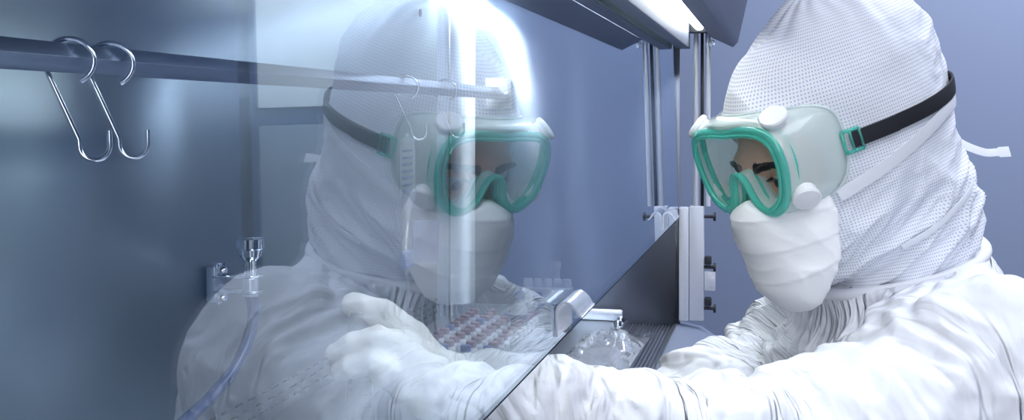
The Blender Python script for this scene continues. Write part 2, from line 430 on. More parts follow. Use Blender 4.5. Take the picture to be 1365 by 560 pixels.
def hood_folds(v):
    # radiating tucks at crown, slanting drapes at the neck, soft crush everywhere
    q = v.copy(); th = np.arctan2(v[:, 1], v[:, 0] + 0.03); z = v[:, 2]
    cr = np.clip((z - 0.02) / 0.08, 0, 1); nk = np.clip((-0.03 - z) / 0.06, 0, 1)
    qa = np.stack([th * 2.6 + 0.8 * noise(v * 14, 3), z * 7, np.zeros_like(z)], 1)
    a = noise(qa, 5) * 0.008 * cr
    dq = np.stack([(z * 1.0 + v[:, 0] * 0.75) * 30, (v[:, 0] - 0.7 * z) * 7, v[:, 1] * 8], 1) + 0.5 * noise(v * 18, 9)[:, None]
    b = (ridged(dq, 17, 2) - 0.6) * 0.010 * nk
    cq = v * np.array([9, 9, 5.0]) + 0.4 * noise(v * 10, 33)[:, None]
    c = noise(v * 24, 31) * 0.0034 + noise(v * 11, 37) * 0.006 + (0.27 - np.abs(noise(cq, 35))) * 0.011
    back = np.clip((-0.05 - v[:, 0]) / 0.05, 0, 1)
    d = (ridged(np.stack([v[:, 0] * 12, v[:, 1] * 10, z * 26 + v[:, 0] * 10], 1), 41, 2) - 0.5) * 0.0035 * back
    return a + b + c + d
v = v + n * hood_folds(v)[:, None]
hood_me_v = v
me = mesh_np('hood', toW(v), f)
uvl = me.uv_layers.new(name='uv'); li = np.empty(len(me.loops), np.int32); me.loops.foreach_get('vertex_index', li)
# cloth grid wrapped round the head like a bandage, seam on the far side
dd = nz([0.3, 0.95, 0.0]); e1 = np.cross([0, 0, 1.0], dd); qq = v - np.array([-0.03, 0, 0.0])
R0 = 0.105; zz0 = 0.02
el = np.where(qq[:, 2] > zz0, zz0 + R0 * np.arcsin(np.clip((qq[:, 2] - zz0) / 0.128, -1, 1)), qq[:, 2])
rad = np.maximum(0.06, np.hypot(qq[:, 0], qq[:, 1]))
uu = np.stack([R0 * np.arctan2(qq @ e1, qq @ dd), el], 1)
uvl.data.foreach_set('uv', uu[li].astype(np.float32).ravel())
hood = link('hood', me, M['hood'], root)

# surface tracer on the hood (for straps, mask rims and ties)
def on_hood(l0, d, off):
    p = np.array(l0, float); d = nz(d)
    for _ in range(60):
        s = float(hood_sdf(p[None].astype(np.float32))[0]) - off
        if abs(s) < 2e-4: break
        p = p + d * s * 0.9
    return p
def grad(p, fn=None):
    fn = fn or hood_sdf; e = 1e-3
    q = np.array([p + [e, 0, 0], p - [e, 0, 0], p + [0, e, 0], p - [0, e, 0], p + [0, 0, e], p - [0, 0, e]], np.float32); s = fn(q)
    return nz([s[0] - s[1], s[2] - s[3], s[4] - s[5]])
def wrap(pts, off, n=6):
    """points on the hood surface following a rough local path"""
    out = []; nr = []
    for p in catmull(pts, n):
        c = np.array([-0.03, 0, p[2] * 0.8]); far = c + nz(p - c) * 0.25
        q = on_hood(far, c - far, off); out.append(q); nr.append(grad(q))
    return out, nr
def HD(q): return np.asarray(q) @ HB              # direction, local to world

# ---- face
FD = 0.013
def face_sdf(p):
    p = p + np.array([0, 0, FD], np.float32)
    d = ellip(p, (0.0, 0, 0.020), (0.099, 0.071, 0.080))
    d = smin(d, ellip(p, (0.030, 0, -0.045), (0.068, 0.060, 0.080)), 0.02)
    for s in (1, -1):
        d = smin(d, cone(p, (0.084, s * 0.040, 0.009), (0.095, s * 0.012, 0.007), 0.0095, 0.0120), 0.012)
        d = smin(d, ellip(p, (0.062, s * 0.036, -0.035), (0.030, 0.026, 0.020)), 0.015)
        d = smax(d, -ellip(p, (0.102, s * 0.028, -0.008), (0.018, 0.019, 0.0125)), 0.008)
    d = smin(d, cone(p, (0.093, 0, 0.006), (0.107, 0, -0.034), 0.0075, 0.010), 0.010)
    d = smin(d, cone(p, (0.102, 0.010, -0.040), (0.102, -0.010, -0.040), 0.008, 0.008), 0.008)
    for s in (1, -1):   # lids over the lowered eyes
        e = np.array([0.086, s * 0.0268, -0.008], np.float32); q = p - e
        ball = np.linalg.norm(q, axis=1) - 0.0128
        up = smax(ball, -(q[:, 2] - 0.0046 + 0.12 * np.abs(q[:, 1])), 0.001)
        lo = smax(ball, (q[:, 2] + 0.0060 - 0.1 * np.abs(q[:, 1])), 0.001)
        d = smin(d, up, 0.003); d = smin(d, lo, 0.003)
    for s in (1, -1):
        d = smin(d, cone(p, (0.0, s * 0.070, 0.012), (-0.006, s * 0.072, -0.03), 0.009, 0.007), 0.01)
    d = smax(d, smin(cone(p, (0.088, 0.012, -0.070), (0.088, -0.012, -0.070), 0.0012, 0.0012) * -1, p[:, 0] * 0 - 1, 0.001), 0.002)
    return d
v, f = nets(face_sdf, (-0.115, -0.085, -0.135), (0.135, 0.085, 0.14), 0.0032)
v = relax(v, f, 2)
head = link('head', mesh_np('head', toW(v), f), M['skin'], root)
for s in (1, -1):
    e = np.array([0.086, s * 0.0268, -0.008 - FD])
    g = nz([0.9, 0.12, -0.28])
    ey = MB(); R = 0.0116
    ey.lathe([(R * math.sin(a), R * math.cos(a)) for a in np.linspace(0.5, math.pi - 0.001, 14)], H(*e), HD(g), 20); ey.build('eyeball', M['eye'], head)
    ir = MB(); ir.lathe([(R * 1.012 * math.sin(a), R * 1.012 * math.cos(a)) for a in np.linspace(0.0, 0.56, 6)], H(*e), HD(g), 20); ir.build('iris', M['iris'], head)
    br = MB()
    for k in range(360):
        t = rnd.random(); l = 0.009 + 0.042 * t; um = 0.0075 - FD + 0.0035 * math.sin(t * 2.3) - 0.001 * t + rnd.uniform(-1, 1) * (0.0048 - 0.003 * t)
        a = np.array([0.16, s * l, um]); dd = np.array([-1, 0, 0])
        for _ in range(40):
            a = a + dd * float(face_sdf(a[None].astype(np.float32))[0]) * 0.8
        g2 = grad(a, face_sdf); dirn = nz(np.array([0, s * (0.8 + t), 0.55 - 0.9 * t]) - g2 * 0.0)
        dirn = nz(dirn - g2 * (dirn @ g2) + g2 * 0.25)
        b = a + dirn * 0.0075
        br.tube([H(*(a - g2 * .0005)), H(*((a + b) / 2 + g2 * .0003)), H(*b)], [0.00038, 0.00034, 0.0001], 3)
    br.build('eyebrow', M['hair'], head)
    la = MB()
    for k in range(9):
        t = (k / 8 - 0.5) * 2
        a = e + np.array([0.0120 * math.cos(t * 0.8), 0.0122 * math.sin(t * 0.8), 0.0046]); b = a + np.array([0.006, 0.003 * t, -0.002])
        la.tube([H(*a), H(*b)], [0.0006, 0.0002], 4)
    la.build('eyelashes', M['hair'], head)

# ---- face mask
def mask_core(p):
    d = ellip(p, (0.046, 0, -0.080), (0.082, 0.076, 0.088))
    d = smin(d, ellip(p, (0.080, 0, -0.060), (0.042, 0.036, 0.034)), 0.03)
    d = smin(d, ellip(p, (0.080, 0, -0.118), (0.040, 0.046, 0.036)), 0.03)
    d = smin(d, hood_sdf(p) - 0.004, 0.006)
    return d
def mask_sdf(p):
    d = mask_core(p)
    top = p[:, 2] + 0.042 + 0.10 * (p[:, 0] - 0.1) - 0.55 * np.clip(0.03 - np.abs(p[:, 1]), 0, 1) * 0.6
    d = smax(d, top, 0.003)
    # rear rim: an upright oval seen from the side
    q = np.stack([(p[:, 0] - 0.122 + 0.25 * (p[:, 2] + 0.03)) / 0.060, (p[:, 2] + 0.088) / 0.092], 1)
    rim = (np.abs(q[:, 0]) ** 2.6 + np.abs(q[:, 1]) ** 2.6) ** (1 / 2.6) - 1
    return smax(d, rim * 0.085, 0.003)
v, f = nets(mask_sdf, (-0.03, -0.12, -0.19), (0.16, 0.12, 0.02), 0.0032)
v = relax(v, f, 3); v, f = refine(v, f); n = vnorm(v, f)
dq = np.stack([v[:, 0] * 10 + v[:, 2] * 8, v[:, 1] * 9, v[:, 2] * 22 - v[:, 0] * 14], 1)
pl = 0
for zc, sl_ in ((-0.052, 0.05), (-0.078, -0.12), (-0.104, -0.30)):
    x = v[:, 2] - zc - sl_ * (v[:, 0] - 0.09); pl = pl + np.where(x > 0, np.exp(-x / 0.010), np.exp(x / 0.0012)) * 0.0013
v = v + n * (pl + (ridged(dq, 77, 2) - 0.5) * 0.0022 + noise(v * 20, 5) * 0.003)[:, None]
mask = link('face_mask', mesh_np('face_mask', toW(v), f), M['mask'], root)

# ---- goggles
gog = empty('goggles', H(LENS_F, 0, 0)); gog.parent = root; gog.location = Vector(H(LENS_F, 0, 0)) - wloc(root)
def curve_f(l): return LENS_F + 0.001 - 0.9 * l * l
def outline(sx=1.0, sz=1.0, notch=1.0):
    h = [(0, 0.038), (0.030, 0.0385), (0.056, 0.036), (0.072, 0.027), (0.0775, 0.008), (0.074, -0.014), (0.064, -0.033), (0.046, -0.0435), (0.030, -0.0415), (0.0195, -0.032), (0.0135, -0.017), (0.008, -0.009), (0, -0.0065)]
    pts = h + [(-a, b) for a, b in h[-2:0:-1]]
    return [(a * sx * 0.92, b * sz if b > -0.02 or True else b) for a, b in pts]
ol = [np.array([curve_f(a), a, b]) for a, b in outline()]
olc = catmull(ol, 6, True)
fr = MB()
fr.tube([H(*q) for q in olc], [0.0043] * len(olc), 12, closed=True, sy=0.75)
inn = catmull([np.array([curve_f(a) + 0.003, a * 0.93, b * 0.90 + (0.0012 if abs(a) < 0.02 and b < 0 else 0)]) for a, b in outline()], 6, True)
fr.tube([H(*q) for q in inn], 0.0022, 8, closed=True)
bk = catmull([np.array([curve_f(a) - 0.012, a * 1.03, b * 1.05]) for a, b in outline()], 6, True)
fr.tube([H(*q) for q in bk], 0.0030, 8, closed=True)
fr.build('frame', M['green'], gog)
# lens sheet
ln = MB(); grid = []; lensb = catmull([np.array([curve_f(a), a * 0.97, b * 0.95]) for a, b in outline()], 4, True)
cen = np.array([curve_f(0), 0, 0.014]); m = len(lensb); vs = []; fs = []
for r in np.linspace(0.02, 1, 9):
    for q in lensb:
        w = cen + (q - cen) * r; w[0] = curve_f(w[1]); vs.append(H(*w))
for i in range(8):
    for k in range(m): fs.append((i * m + k, i * m + (k + 1) % m, (i + 1) * m + (k + 1) % m, (i + 1) * m + k))
fs.append(tuple(range(m - 1, -1, -1)))
o = ln.add(vs, fs).build('lens', M['lens'], gog)
o.modifiers.new('thick', 'SOLIDIFY').thickness = 0.0012
# soft skirt from lens rim back onto the hood
sk = MB(); vs = []; fs = []; m = len(olc)
rows = []
for q in olc:
    a, b = q[1], q[2]; ang = math.atan2(b, a)
    wide = abs(math.cos(ang)) ** 0.7
    tgt = np.array([0.052, a * (1.24), b * (1.0) + (0.004 if b > 0 else 0.004)])
    c = np.array([-0.01, 0, tgt[2] * 0.75]); e = tgt - c; far = c + nz(e) * 0.22
    s0 = on_hood(far, c - far, 0.0035)
    if b < -0.0 and abs(a) < 0.03:
        s0 = q + np.array([-0.020, 0, 0.002])
    rows.append((q, s0))
for j, t in enumerate(np.linspace(0, 1, 9)):
    for q, s0 in rows:
        w = q * (1 - t) + s0 * t; bul = math.sin(math.pi * t) * 0.010
        w = w + nz([0.2, w[1], w[2] * 1.3]) * bul; vs.append(H(*w))
for j in range(8):
    for k in range(m): fs.append((j * m + k, j * m + (k + 1) % m, (j + 1) * m + (k + 1) % m, (j + 1) * m + k))
o = sk.add(vs, fs).build('skirt', M['skirt'], gog)
o.modifiers.new('thick', 'SOLIDIFY').thickness = 0.0015
rim = MB(); rim.tube([H(*q[1]) for q in rows], 0.0016, 8, closed=True); rim.build('skirt_rim', M['skirt'], gog)
def skirt_pt(l_, u_, t):
    a = min(rows, key=lambda r: (r[0][1] - l_) ** 2 + (r[0][2] - u_) ** 2); w = a[0] * (1 - t) + a[1] * t
    nn = nz([0.25, w[1] * 1.0, w[2] * 1.6]); return w + nn * 0.010 * math.sin(math.pi * t), nn
for (l_, u_, t, nn) in ((0.050, 0.040, 0.45, (0.35, 0.35, 0.85)), (-0.060, 0.036, 0.35, (0.4, -0.5, 0.75)), (0.064, -0.034, 0.40, (0.45, 0.65, -0.6)), (-0.064, -0.033, 0.4, (0.4, -0.75, -0.55))):
    q, _n = skirt_pt(l_, u_, t); vc = MB()
    vc.lathe([(0.0001, -0.004), (0.0115, -0.004), (0.0115, 0.002), (0.0135, 0.003), (0.0138, 0.006), (0.0128, 0.0078), (0.0090, 0.0088), (0.0001, 0.0090)], H(*q), HD(nn), 28)
    vc.build('vent_cap', M['vent'], gog)
# strap, buckle
su, sf_ = 0.010, 0.036
path = [(0.058, 0.10, 0.002), (0.0, 0.11, 0.003), (-0.05, 0.11, 0.004), (-0.10, 0.08, 0.006), (-0.13, 0.03, 0.008), (-0.14, -0.03, 0.008), (-0.10, -0.08, 0.006), (-0.05, -0.11, 0.004), (0.0, -0.11, 0.003), (0.058, -0.10, 0.002)]
pp, nn = wrap(path, 0.0048, 8)
sb = MB(); sb.ribbon([H(*q) for q in pp], [HD(q) for q in nn], 0.0150, 0.0022); sb.build('strap', M['strap'], gog)
pp2, nn2 = wrap(path[0:3], 0.0070, 6)
sb = MB(); k0 = 7; sb.ribbon([H(*q) for q in pp2[:k0]], [HD(q) for q in nn2[:k0]], 0.0150, 0.0018); sb.build('strap_tail', M['strap'], gog)
for i in (0, -1):
    q = pp[i]; g = nn[i]; t = nz(pp[1] - pp[0]) if i == 0 else nz(pp[-2] - pp[-1]); b = np.cross(g, t)
    bb = MB()
    for o1 in (-0.008, 0.0, 0.009):
        bb.tube([H(*(q + t * o1 + b * 0.010 + g * .002)), H(*(q + t * o1 - b * 0.010 + g * .002))], 0.0016, 8)
    for o2 in (-0.010, 0.010):
        bb.tube([H(*(q + t * -0.0085 + b * o2 + g * .002)), H(*(q + t * 0.0095 + b * o2 + g * .002))], 0.0018, 8)
    bb.build('buckle', M['green'], gog)
# ---- ties
tie = MB()
pa, na = wrap([(0.072, 0.075, -0.046), (0.05, 0.09, -0.040), (0.02, 0.1, -0.033), (-0.03, 0.11, -0.020), (-0.085, 0.09, -0.008), (-0.12, 0.05, -0.008), (-0.13, 0.0, -0.008)], 0.0040, 8)
tie.ribbon([H(*q) for q in pa], [HD(q) for q in na], 0.0125, 0.0016)
tie.build('upper_tie', M['tie'], root)
tie = MB()
pa, na = wrap([(0.03, 0.10, -0.125), (-0.01, 0.11, -0.118), (-0.05, 0.11, -0.105), (-0.10, 0.09, -0.09), (-0.14, 0.05, -0.08)], 0.0055, 8)
tie.ribbon([H(*q) for q in pa], [HD(q) for q in na], 0.006, 0.0016)
tie.build('lower_tie', M['tie'], root)
def loose(pts, w, name, nrm):
    b = MB(); c = catmull(pts, 8); b.ribbon(c, [nrm] * len(c), w, 0.0012); b.build(name, M['tie'], root)
loose([P(1240, 168, 1.30), P(1262, 178, 1.30), P(1285, 193, 1.29), P(1312, 203, 1.28), P(1330, 203, 1.28), P(1346, 202, 1.28)], [0.009] * 33 + [0.012] * 8, 'loose_tie', (-1, 0, 0.5))
loose([P(1250, 243, 1.31), P(1276, 256, 1.30), P(1288, 272, 1.29), P(1289, 290, 1.29), P(1280, 300, 1.30)], 0.008, 'tie_loop', (-1, -0.6, 0.2))
loose([P(1254, 282, 1.28), P(1275, 284, 1.28), P(1291, 294, 1.27), P(1298, 307, 1.27), P(1294, 322, 1.28)], 0.005, 'tie_loop', (-1, -0.6, 0.2))

# ---- coverall
CH = (SL + SR) / 2 - UP * 0.05 - _bf * 0.02
CA, CB = P(1090, 412, 1.16), P(1300, 334, 1.21)
CN = nz(np.cross(FW + UP * 0.12, CB - CA)); CN = CN if CN[2] > 0 else -CN
def cover_sdf(p):
    d = cone(p, N + _bf * -0.01 - UP * 0.015, CH - UP * 0.02, 0.080, 0.145)
    d = smin(d, cone(p, SL - _bd * 0.02, SR + _bd * 0.02, 0.088, 0.086), 0.06)
    d = smin(d, cone(p, N + _bd * 0.04 - UP * 0.02, SL, 0.075, 0.085), 0.05)
    d = smin(d, cone(p, N - _bd * 0.04 - UP * 0.02, SR, 0.075, 0.085), 0.05)
    d = smin(d, cone(p, CH + _bd * 0.07, HIP + _bd * 0.05, 0.125, 0.13), 0.06)
    d = smin(d, cone(p, CH - _bd * 0.07, HIP - _bd * 0.05, 0.125, 0.13), 0.06)
    d = smin(d, cone(p, SL, EL, 0.088, 0.068), 0.05)
    d = smin(d, cone(p, EL, WL + (EL - WL) * 0.02, 0.064, 0.030), 0.03)
    d = smin(d, cone(p, SR, ER, 0.084, 0.060), 0.03)
    d = smin(d, cone(p, ER, WR, 0.058, 0.032), 0.03)
    for h_, k_, f_ in ((HIPL, KL, FL), (HIPR, KR, FR)):
        d = smin(d, cone(p, h_, k_, 0.105, 0.078), 0.04)
        d = smin(d, cone(p, k_, f_, 0.078, 0.055), 0.03)
        d = smin(d, cone(p, f_ - UP * 0.01, f_ + _bf * 0.15 - UP * 0.02, 0.048, 0.038), 0.03)
    # collar standing round the hood, cut by a slanting plane
    pl = (p - CA.astype(np.float32)) @ CN.astype(np.float32)
    hs_ = hood_sdf(toH(p).astype(np.float32)) - 0.009
    d = smin(d, np.maximum(np.maximum(hs_, -pl - 0.07), pl - 0.004), 0.025)
    far_ = np.linalg.norm(p - N.astype(np.float32), axis=1)
    d = smax(d, pl - 2.0 * np.maximum(0, far_ - 0.135), 0.005)
    return d
allp = np.array([N, SL, SR, EL, WL, ER, WR, HIP, KL, KR, FL, FR, FL + _bf * .15, FR + _bf * .15])
lo, hi = allp.min(0) - 0.17, allp.max(0) + 0.17; lo[2] = -0.01
v, f = nets(cover_sdf, lo, hi, 0.0068)
v = relax(v, f, 3)
# two refinements where the photo looks closely, by splitting the whole once and the upper body again
v, f = refine(v, f); v = relax(v, f, 2, 0.5); n = vnorm(v, f)
def seg(v, a, b):
    d = b - a; L = np.linalg.norm(d); t = np.clip(((v - a) @ d) / (L * L), 0, 1); r = v - a - t[:, None] * d
    return t * L, np.linalg.norm(r, axis=1), r
loop = []; c0 = toW([-0.03, 0, 0.0]); dn = nz(N - toW([-0.03, 0, 0])); c0 = c0 + dn * (-((c0 - CA) @ CN) / (dn @ CN))
px_ = nz(CB - CA); py_ = np.cross(CN, px_); hw_ = lambda z: hood_sdf(toH(z).astype(np.float32))
for k in range(64):
    a = 2 * math.pi * k / 64; dr = px_ * math.cos(a) + py_ * math.sin(a); q = c0 + dr * 0.22
    for _ in range(80): q = q - dr * (float(hw_(q[None])[0]) - 0.0065) * 0.8
    loop.append(q - CN * 0.004)
loopA = np.array(loop)
def crumple(q, s):
    # flat facets meeting in sharp creases, as stiff paper-like cloth does
    a = np.abs(noise(q, s)); b = np.abs(noise(q * 1.9 + 7, s + 5)); return (0.28 - a) * 1.6 + (0.25 - b) * 0.7
def groove(q, s, w): return -np.exp(-(noise(q, s) / w) ** 2)
def folds(v):
    # sleeve rings (bunched near wrist and elbow), pull lines fanning over the chest, fine crush
    out = np.zeros(len(v)); wsum = np.full(len(v), 1e-6); Q = np.zeros((len(v), 3))
    for a, b, big in ((SL, EL, .8), (EL, WL, 1.0), (SR, ER, 1.3), (ER, WR, 1.0)):
        L = np.linalg.norm(b - a); t, r, rv = seg(v, a, b); ax_ = (b - a) / L
        e1 = nz(np.cross(ax_, [0, 0, 1])); e2 = np.cross(ax_, e1)
        w = np.clip(1.4 - r / 0.085, 0, 1) * np.clip(t / 0.06, 0, 1)
        warp = noise(v * 12, 51) * 0.030 + noise(v * 5, 52) * 0.04
        ang = np.arctan2(rv @ e1, rv @ e2); s = t + warp + 0.018 * np.sin(ang + 1)
        q = np.stack([s * 24, (rv @ e1) * 8, (rv @ e2) * 8], 1)
        q2 = np.stack([s * 9, (rv @ e1) * 15 + s * 14, (rv @ e2) * 15], 1)
        out += w * np.clip(r / 0.062, 0.3, 1.3) ** 1.5 * big * (crumple(q, 60) * 0.022 + crumple(q2, 66) * 0.014 + groove(q * 0.8, 63, 0.07) * 0.006 + groove(q2 * 0.9, 68, 0.06) * 0.005 + noise(q * 0.5, 71) * 0.016)
        wsum += w; Q += w[:, None] * np.stack([s * 19, (rv @ e1) * 12, (rv @ e2) * 12 + s * 6], 1)
    o = c0 + CN * 0.035; dv = v - o; R = np.linalg.norm(dv, axis=1) + 1e-6
    e1 = nz(_bd); e2 = UP; a = np.arctan2(dv @ e2, dv @ e1)
    wp = noise(v * 9, 81)
    q = np.stack([a * 4.2 + 0.6 * wp, R * 4.5, (dv @ _bf) * 5], 1)
    wt = np.clip(1 - wsum, 0, 1); near = np.clip(R / 0.06, 0, 1)
    out += (crumple(q, 90) * 0.024 + groove(q * 1.1, 91, 0.07) * 0.007) * np.maximum(wt, 0.4) * near
    out += noise(v * 13, 95) * 0.005 + crumple(v * 26 + wp[:, None], 97) * 0.0055
    qt = np.stack([a * 5.0 + 0.8 * wp, R * 9, (dv @ _bf) * 10], 1)
    ws = np.minimum(wsum, 1)[:, None]
    folds.Q = ws * Q / wsum[:, None] + (1 - ws) * qt
    return out
dl = np.full(len(v), 9.0)
for q in loopA: dl = np.minimum(dl, np.linalg.norm(v - q, axis=1))
v = v + n * (folds(v) * np.clip((dl - 0.006) / 0.055, 0.0, 1))[:, None]
top = v[:, 2] > EYE - 0.42
fsel = top[f].all(1)
me = mesh_np('coverall', v, f)
at_ = me.attributes.new('fold', 'FLOAT_VECTOR', 'POINT'); at_.data.foreach_set('vector', folds.Q.astype(np.float32).ravel())
cov = link('coverall', me, M['tyvek'], root)
sm = cov.modifiers.new('smooth', 'SUBSURF'); sm.levels = 1; sm.render_levels = 1
# collar seam and elastic cuff
def on_sdf(fn, p, d, off):
    p = np.array(p, float); d = nz(d)
    for _ in range(60):
        s = float(fn(p[None].astype(np.float32))[0]) - off
        if abs(s) < 2e-4: break
        p = p + d * s * 0.8
    return p

hm = MB(); hm.tube(loop, 0.0062, 12, closed=True); hm.build('collar_hem', M['tyvek'], root)
# ---- gloves
def hand_sdf_factory(J):
    wr, th, ix, md, rg, lt, kn = J
    def fn(p):
        d = cone(p, wr, (kn[0] + kn[1]) / 2, 0.0215, 0.0155)
        d = smin(d, cone(p, wr, kn[1], 0.020, 0.0150), 0.012)
        d = smin(d, cone(p, wr, kn[2], 0.020, 0.0145), 0.012)
        d = smin(d, cone(p, wr, kn[3], 0.019, 0.0130), 0.012)
        for chain, rr in ((th, (0.0185, 0.0135, 0.0112, 0.0092)), (ix, (0.0118, 0.0096, 0.0084, 0.0068)), (md, (0.0118, 0.0098, 0.0084, 0.0066)), (rg, (0.0122, 0.0110, 0.0098, 0.0085)), (lt, (0.0110, 0.0098, 0.0088, 0.0078))):
            c = None
            for i in range(len(chain) - 1):
                q = cone(p, chain[i], chain[i + 1], rr[i], rr[i + 1]); c = q if c is None else smin(c, q, 0.003)
            d = smin(d, c, 0.0024)
        d = smin(d, cone(p, wr, WL + (EL - WL) * 0.14, 0.0205, 0.0225), 0.012)
        return d
    return fn
dz = 0.905
hw = P(606, 520, dz)
th = [P(592, 512, dz + .012), P(548, 452, dz + .010), P(508, 419, dz + .006), P(470, 407, dz + .004)]
kn = [P(545, 463, dz - .012), P(536, 484, dz - .018), P(548, 510, dz - .018), P(566, 532, dz - .012)]
ixf = [kn[0], P(502, 452, dz - .022), P(470, 459, dz - .021), P(447, 469, dz - .014)]
mdf = [kn[1], P(497, 480, dz - .027), P(470, 488, dz - .023), P(452, 496, dz - .015)]
rgf = [kn[2], P(515, 496, dz - .034), P(516, 502, dz - .006), P(532, 502, dz + .004)]
ltf = [kn[3], P(538, 516, dz - .026), P(536, 522, dz - .006), P(550, 522, dz + .002)]
hs = hand_sdf_factory((hw, th, ixf, mdf, rgf, ltf, kn))
pts = np.array([hw, *th, *kn, *ixf, *mdf, *rgf, *ltf, WL + (EL - WL) * 0.16])
v, f = nets(hs, pts.min(0) - 0.034, pts.max(0) + 0.034, 0.0021)
v = relax(v, f, 2); n = vnorm(v, f)
v = v + n * ((ridged(v * 55, 111, 2) - 0.5) * 0.0011 + noise(v * 60, 115) * 0.0009)[:, None]
glv = link('glove', mesh_np('glove', v, f), M['glove'], root)
glv['label'] = 'cream latex glove holding the syringe'
# right glove, resting on the sill behind the forearm
def rel(p0, a, l, s_): return p0 + a * l[0] + s_ * l[1] + UP * l[2]
ra = nz(WR - ER); rs = nz(np.cross(ra, UP)); w0 = WR + ra * 0.012
kn2 = [rel(w0, ra, (0.075, -0.026, -.004), rs), rel(w0, ra, (0.078, -0.006, -.002), rs), rel(w0, ra, (0.074, 0.013, -.004), rs), rel(w0, ra, (0.066, 0.03, -.008), rs)]
fing = []
for k, L in zip(kn2, (0.9, 1.0, 0.92, 0.72)):
    fing.append([k, k + ra * 0.040 * L - UP * 0.003, k + ra * 0.064 * L - UP * 0.007, k + ra * 0.082 * L - UP * 0.011])
th2 = [rel(w0, ra, (0.02, -0.02, -.004), rs), rel(w0, ra, (0.05, -0.042, -.016), rs), rel(w0, ra, (0.078, -0.044, -.026), rs), rel(w0, ra, (0.098, -0.038, -.034), rs)]
def hs2(p):
    d = hand_sdf_factory((w0, th2, *fing, kn2))
    return d(p)
_EL, _WL = EL, WL
EL, WL = ER, WR
pts = np.array([w0, *th2, *[q for c in fing for q in c], WL + (EL - WL) * 0.16])
v, f = nets(hs2, pts.min(0) - 0.034, pts.max(0) + 0.034, 0.003)
EL, WL = _EL, _WL
g2 = link('glove', mesh_np('glove', relax(v, f, 2), f), M['glove'], root)
print('lens', proj(H(LENS_F, 0, 0)), 'crown', proj(H(-.03, 0, .14)), 'chin', proj(H(.07, 0, -.13)), 'back', proj(H(-.156, 0, .03)))
for nm, q in (('HIP', HIP), ('KL', KL), ('SL', SL), ('SR', SR), ('EL', EL), ('WL', WL), ('ER', ER), ('WR', WR), ('N', N)): print(nm, np.round(q, 3))
# ------------------------------------------------------------------ the cabinet
SIDE = 1.97; BACK = 0.395; WORK = EYE - 0.336; TOP = EYE + 0.203; SASHZ = EYE - 0.165
cab = empty('safety_cabinet', (0.9, 0.2, 0), 'stainless steel laboratory safety cabinet with sliding glass sash', 'cabinet')
def cpart(name, mb, m, parent=None, **k): return mb.build(name, m, parent or cab, **k)
# back panel with perforated slots along its foot
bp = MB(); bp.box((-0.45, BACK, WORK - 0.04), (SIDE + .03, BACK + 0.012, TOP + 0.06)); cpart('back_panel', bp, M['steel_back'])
sl = MB()
for r in range(3):
    for k in range(56):
        x = SIDE - 0.02 - k * 0.031 - (0.010 if r % 2 else 0); z = WORK + 0.012 + r * 0.0105
        sl.box((x - 0.018, BACK - 0.0006, z - 0.0016), (x, BACK + 0.002, z + 0.0016), 0.0005, seg=1)
cpart('back_slots', sl, M['slot'])
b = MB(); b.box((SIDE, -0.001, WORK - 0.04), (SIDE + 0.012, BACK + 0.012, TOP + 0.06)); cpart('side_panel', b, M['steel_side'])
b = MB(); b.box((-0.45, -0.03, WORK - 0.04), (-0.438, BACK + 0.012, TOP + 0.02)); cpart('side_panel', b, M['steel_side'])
CR = 0.052; b = MB(); vs = []; na = 16     # corner rounded to draw the lamp glow into a vertical streak
for i in range(na + 1):
    a = math.radians(90) * i / na
    for z in (WORK, TOP + 0.05): vs.append((SIDE - CR + CR * math.sin(a), BACK - CR + CR * math.cos(a), z))
vs += [(SIDE + 0.001, BACK + 0.001, WORK), (SIDE + 0.001, BACK + 0.001, TOP + 0.05)]; e_ = 2 * na + 2
b.add(vs, [(2 * i, 2 * i + 2, 2 * i + 3, 2 * i + 1) for i in range(na)] + [(0, 1, e_ + 1, e_), (2 * na, e_, e_ + 1, 2 * na + 1), tuple([e_] + list(range(2 * na, -1, -2))), tuple([e_ + 1] + list(range(1, 2 * na + 2, 2)))])
cpart('glow_cove', b, M['glow_steel'])
a = math.radians(40); b = MB(); b.tube([(SIDE - CR + (CR - .0006) * math.sin(a), BACK - CR + (CR - .0006) * math.cos(a), z) for z in (WORK, TOP)], 0.0016, 8); cpart('corner_seal', b, M['dark'])
for a_, b_ in (((-0.45, -0.03), (1.885, BACK + .012)), ((1.885, -0.03), (SIDE + .012, 0.335))):
    b = MB(); b.box((a_[0], a_[1], TOP), (b_[0], b_[1], TOP + 0.045)); cpart('ceiling_panel', b, M['steel_side'])
for a_, b_, m_ in (((1.887, 0.337), (SIDE - 0.001, 0.3945), 'corner_glow'), ((0.35, 0.03), (1.6, 0.085), 'lamp_in')):
    cl = MB(); zl = TOP + (0.045 if m_ == 'corner_glow' else 0); cl.box((a_[0], a_[1], zl - 0.006), (b_[0], b_[1], zl - 0.0005), 0.001); cpart('unseen_ceiling_lamp', cl, M[m_])  # unseen lamps; the corner one is added for the glow
b = MB(); b.box((-0.45, 0.085, WORK - 0.03), (SIDE, BACK, WORK), 0.002); cpart('worktop', b, M['steel_work'])
b = MB(); b.box((SIDE - 0.014, 0.09, WORK), (SIDE, BACK, WORK + 0.020), 0.003); cpart('side_ledge', b, M['satin'])
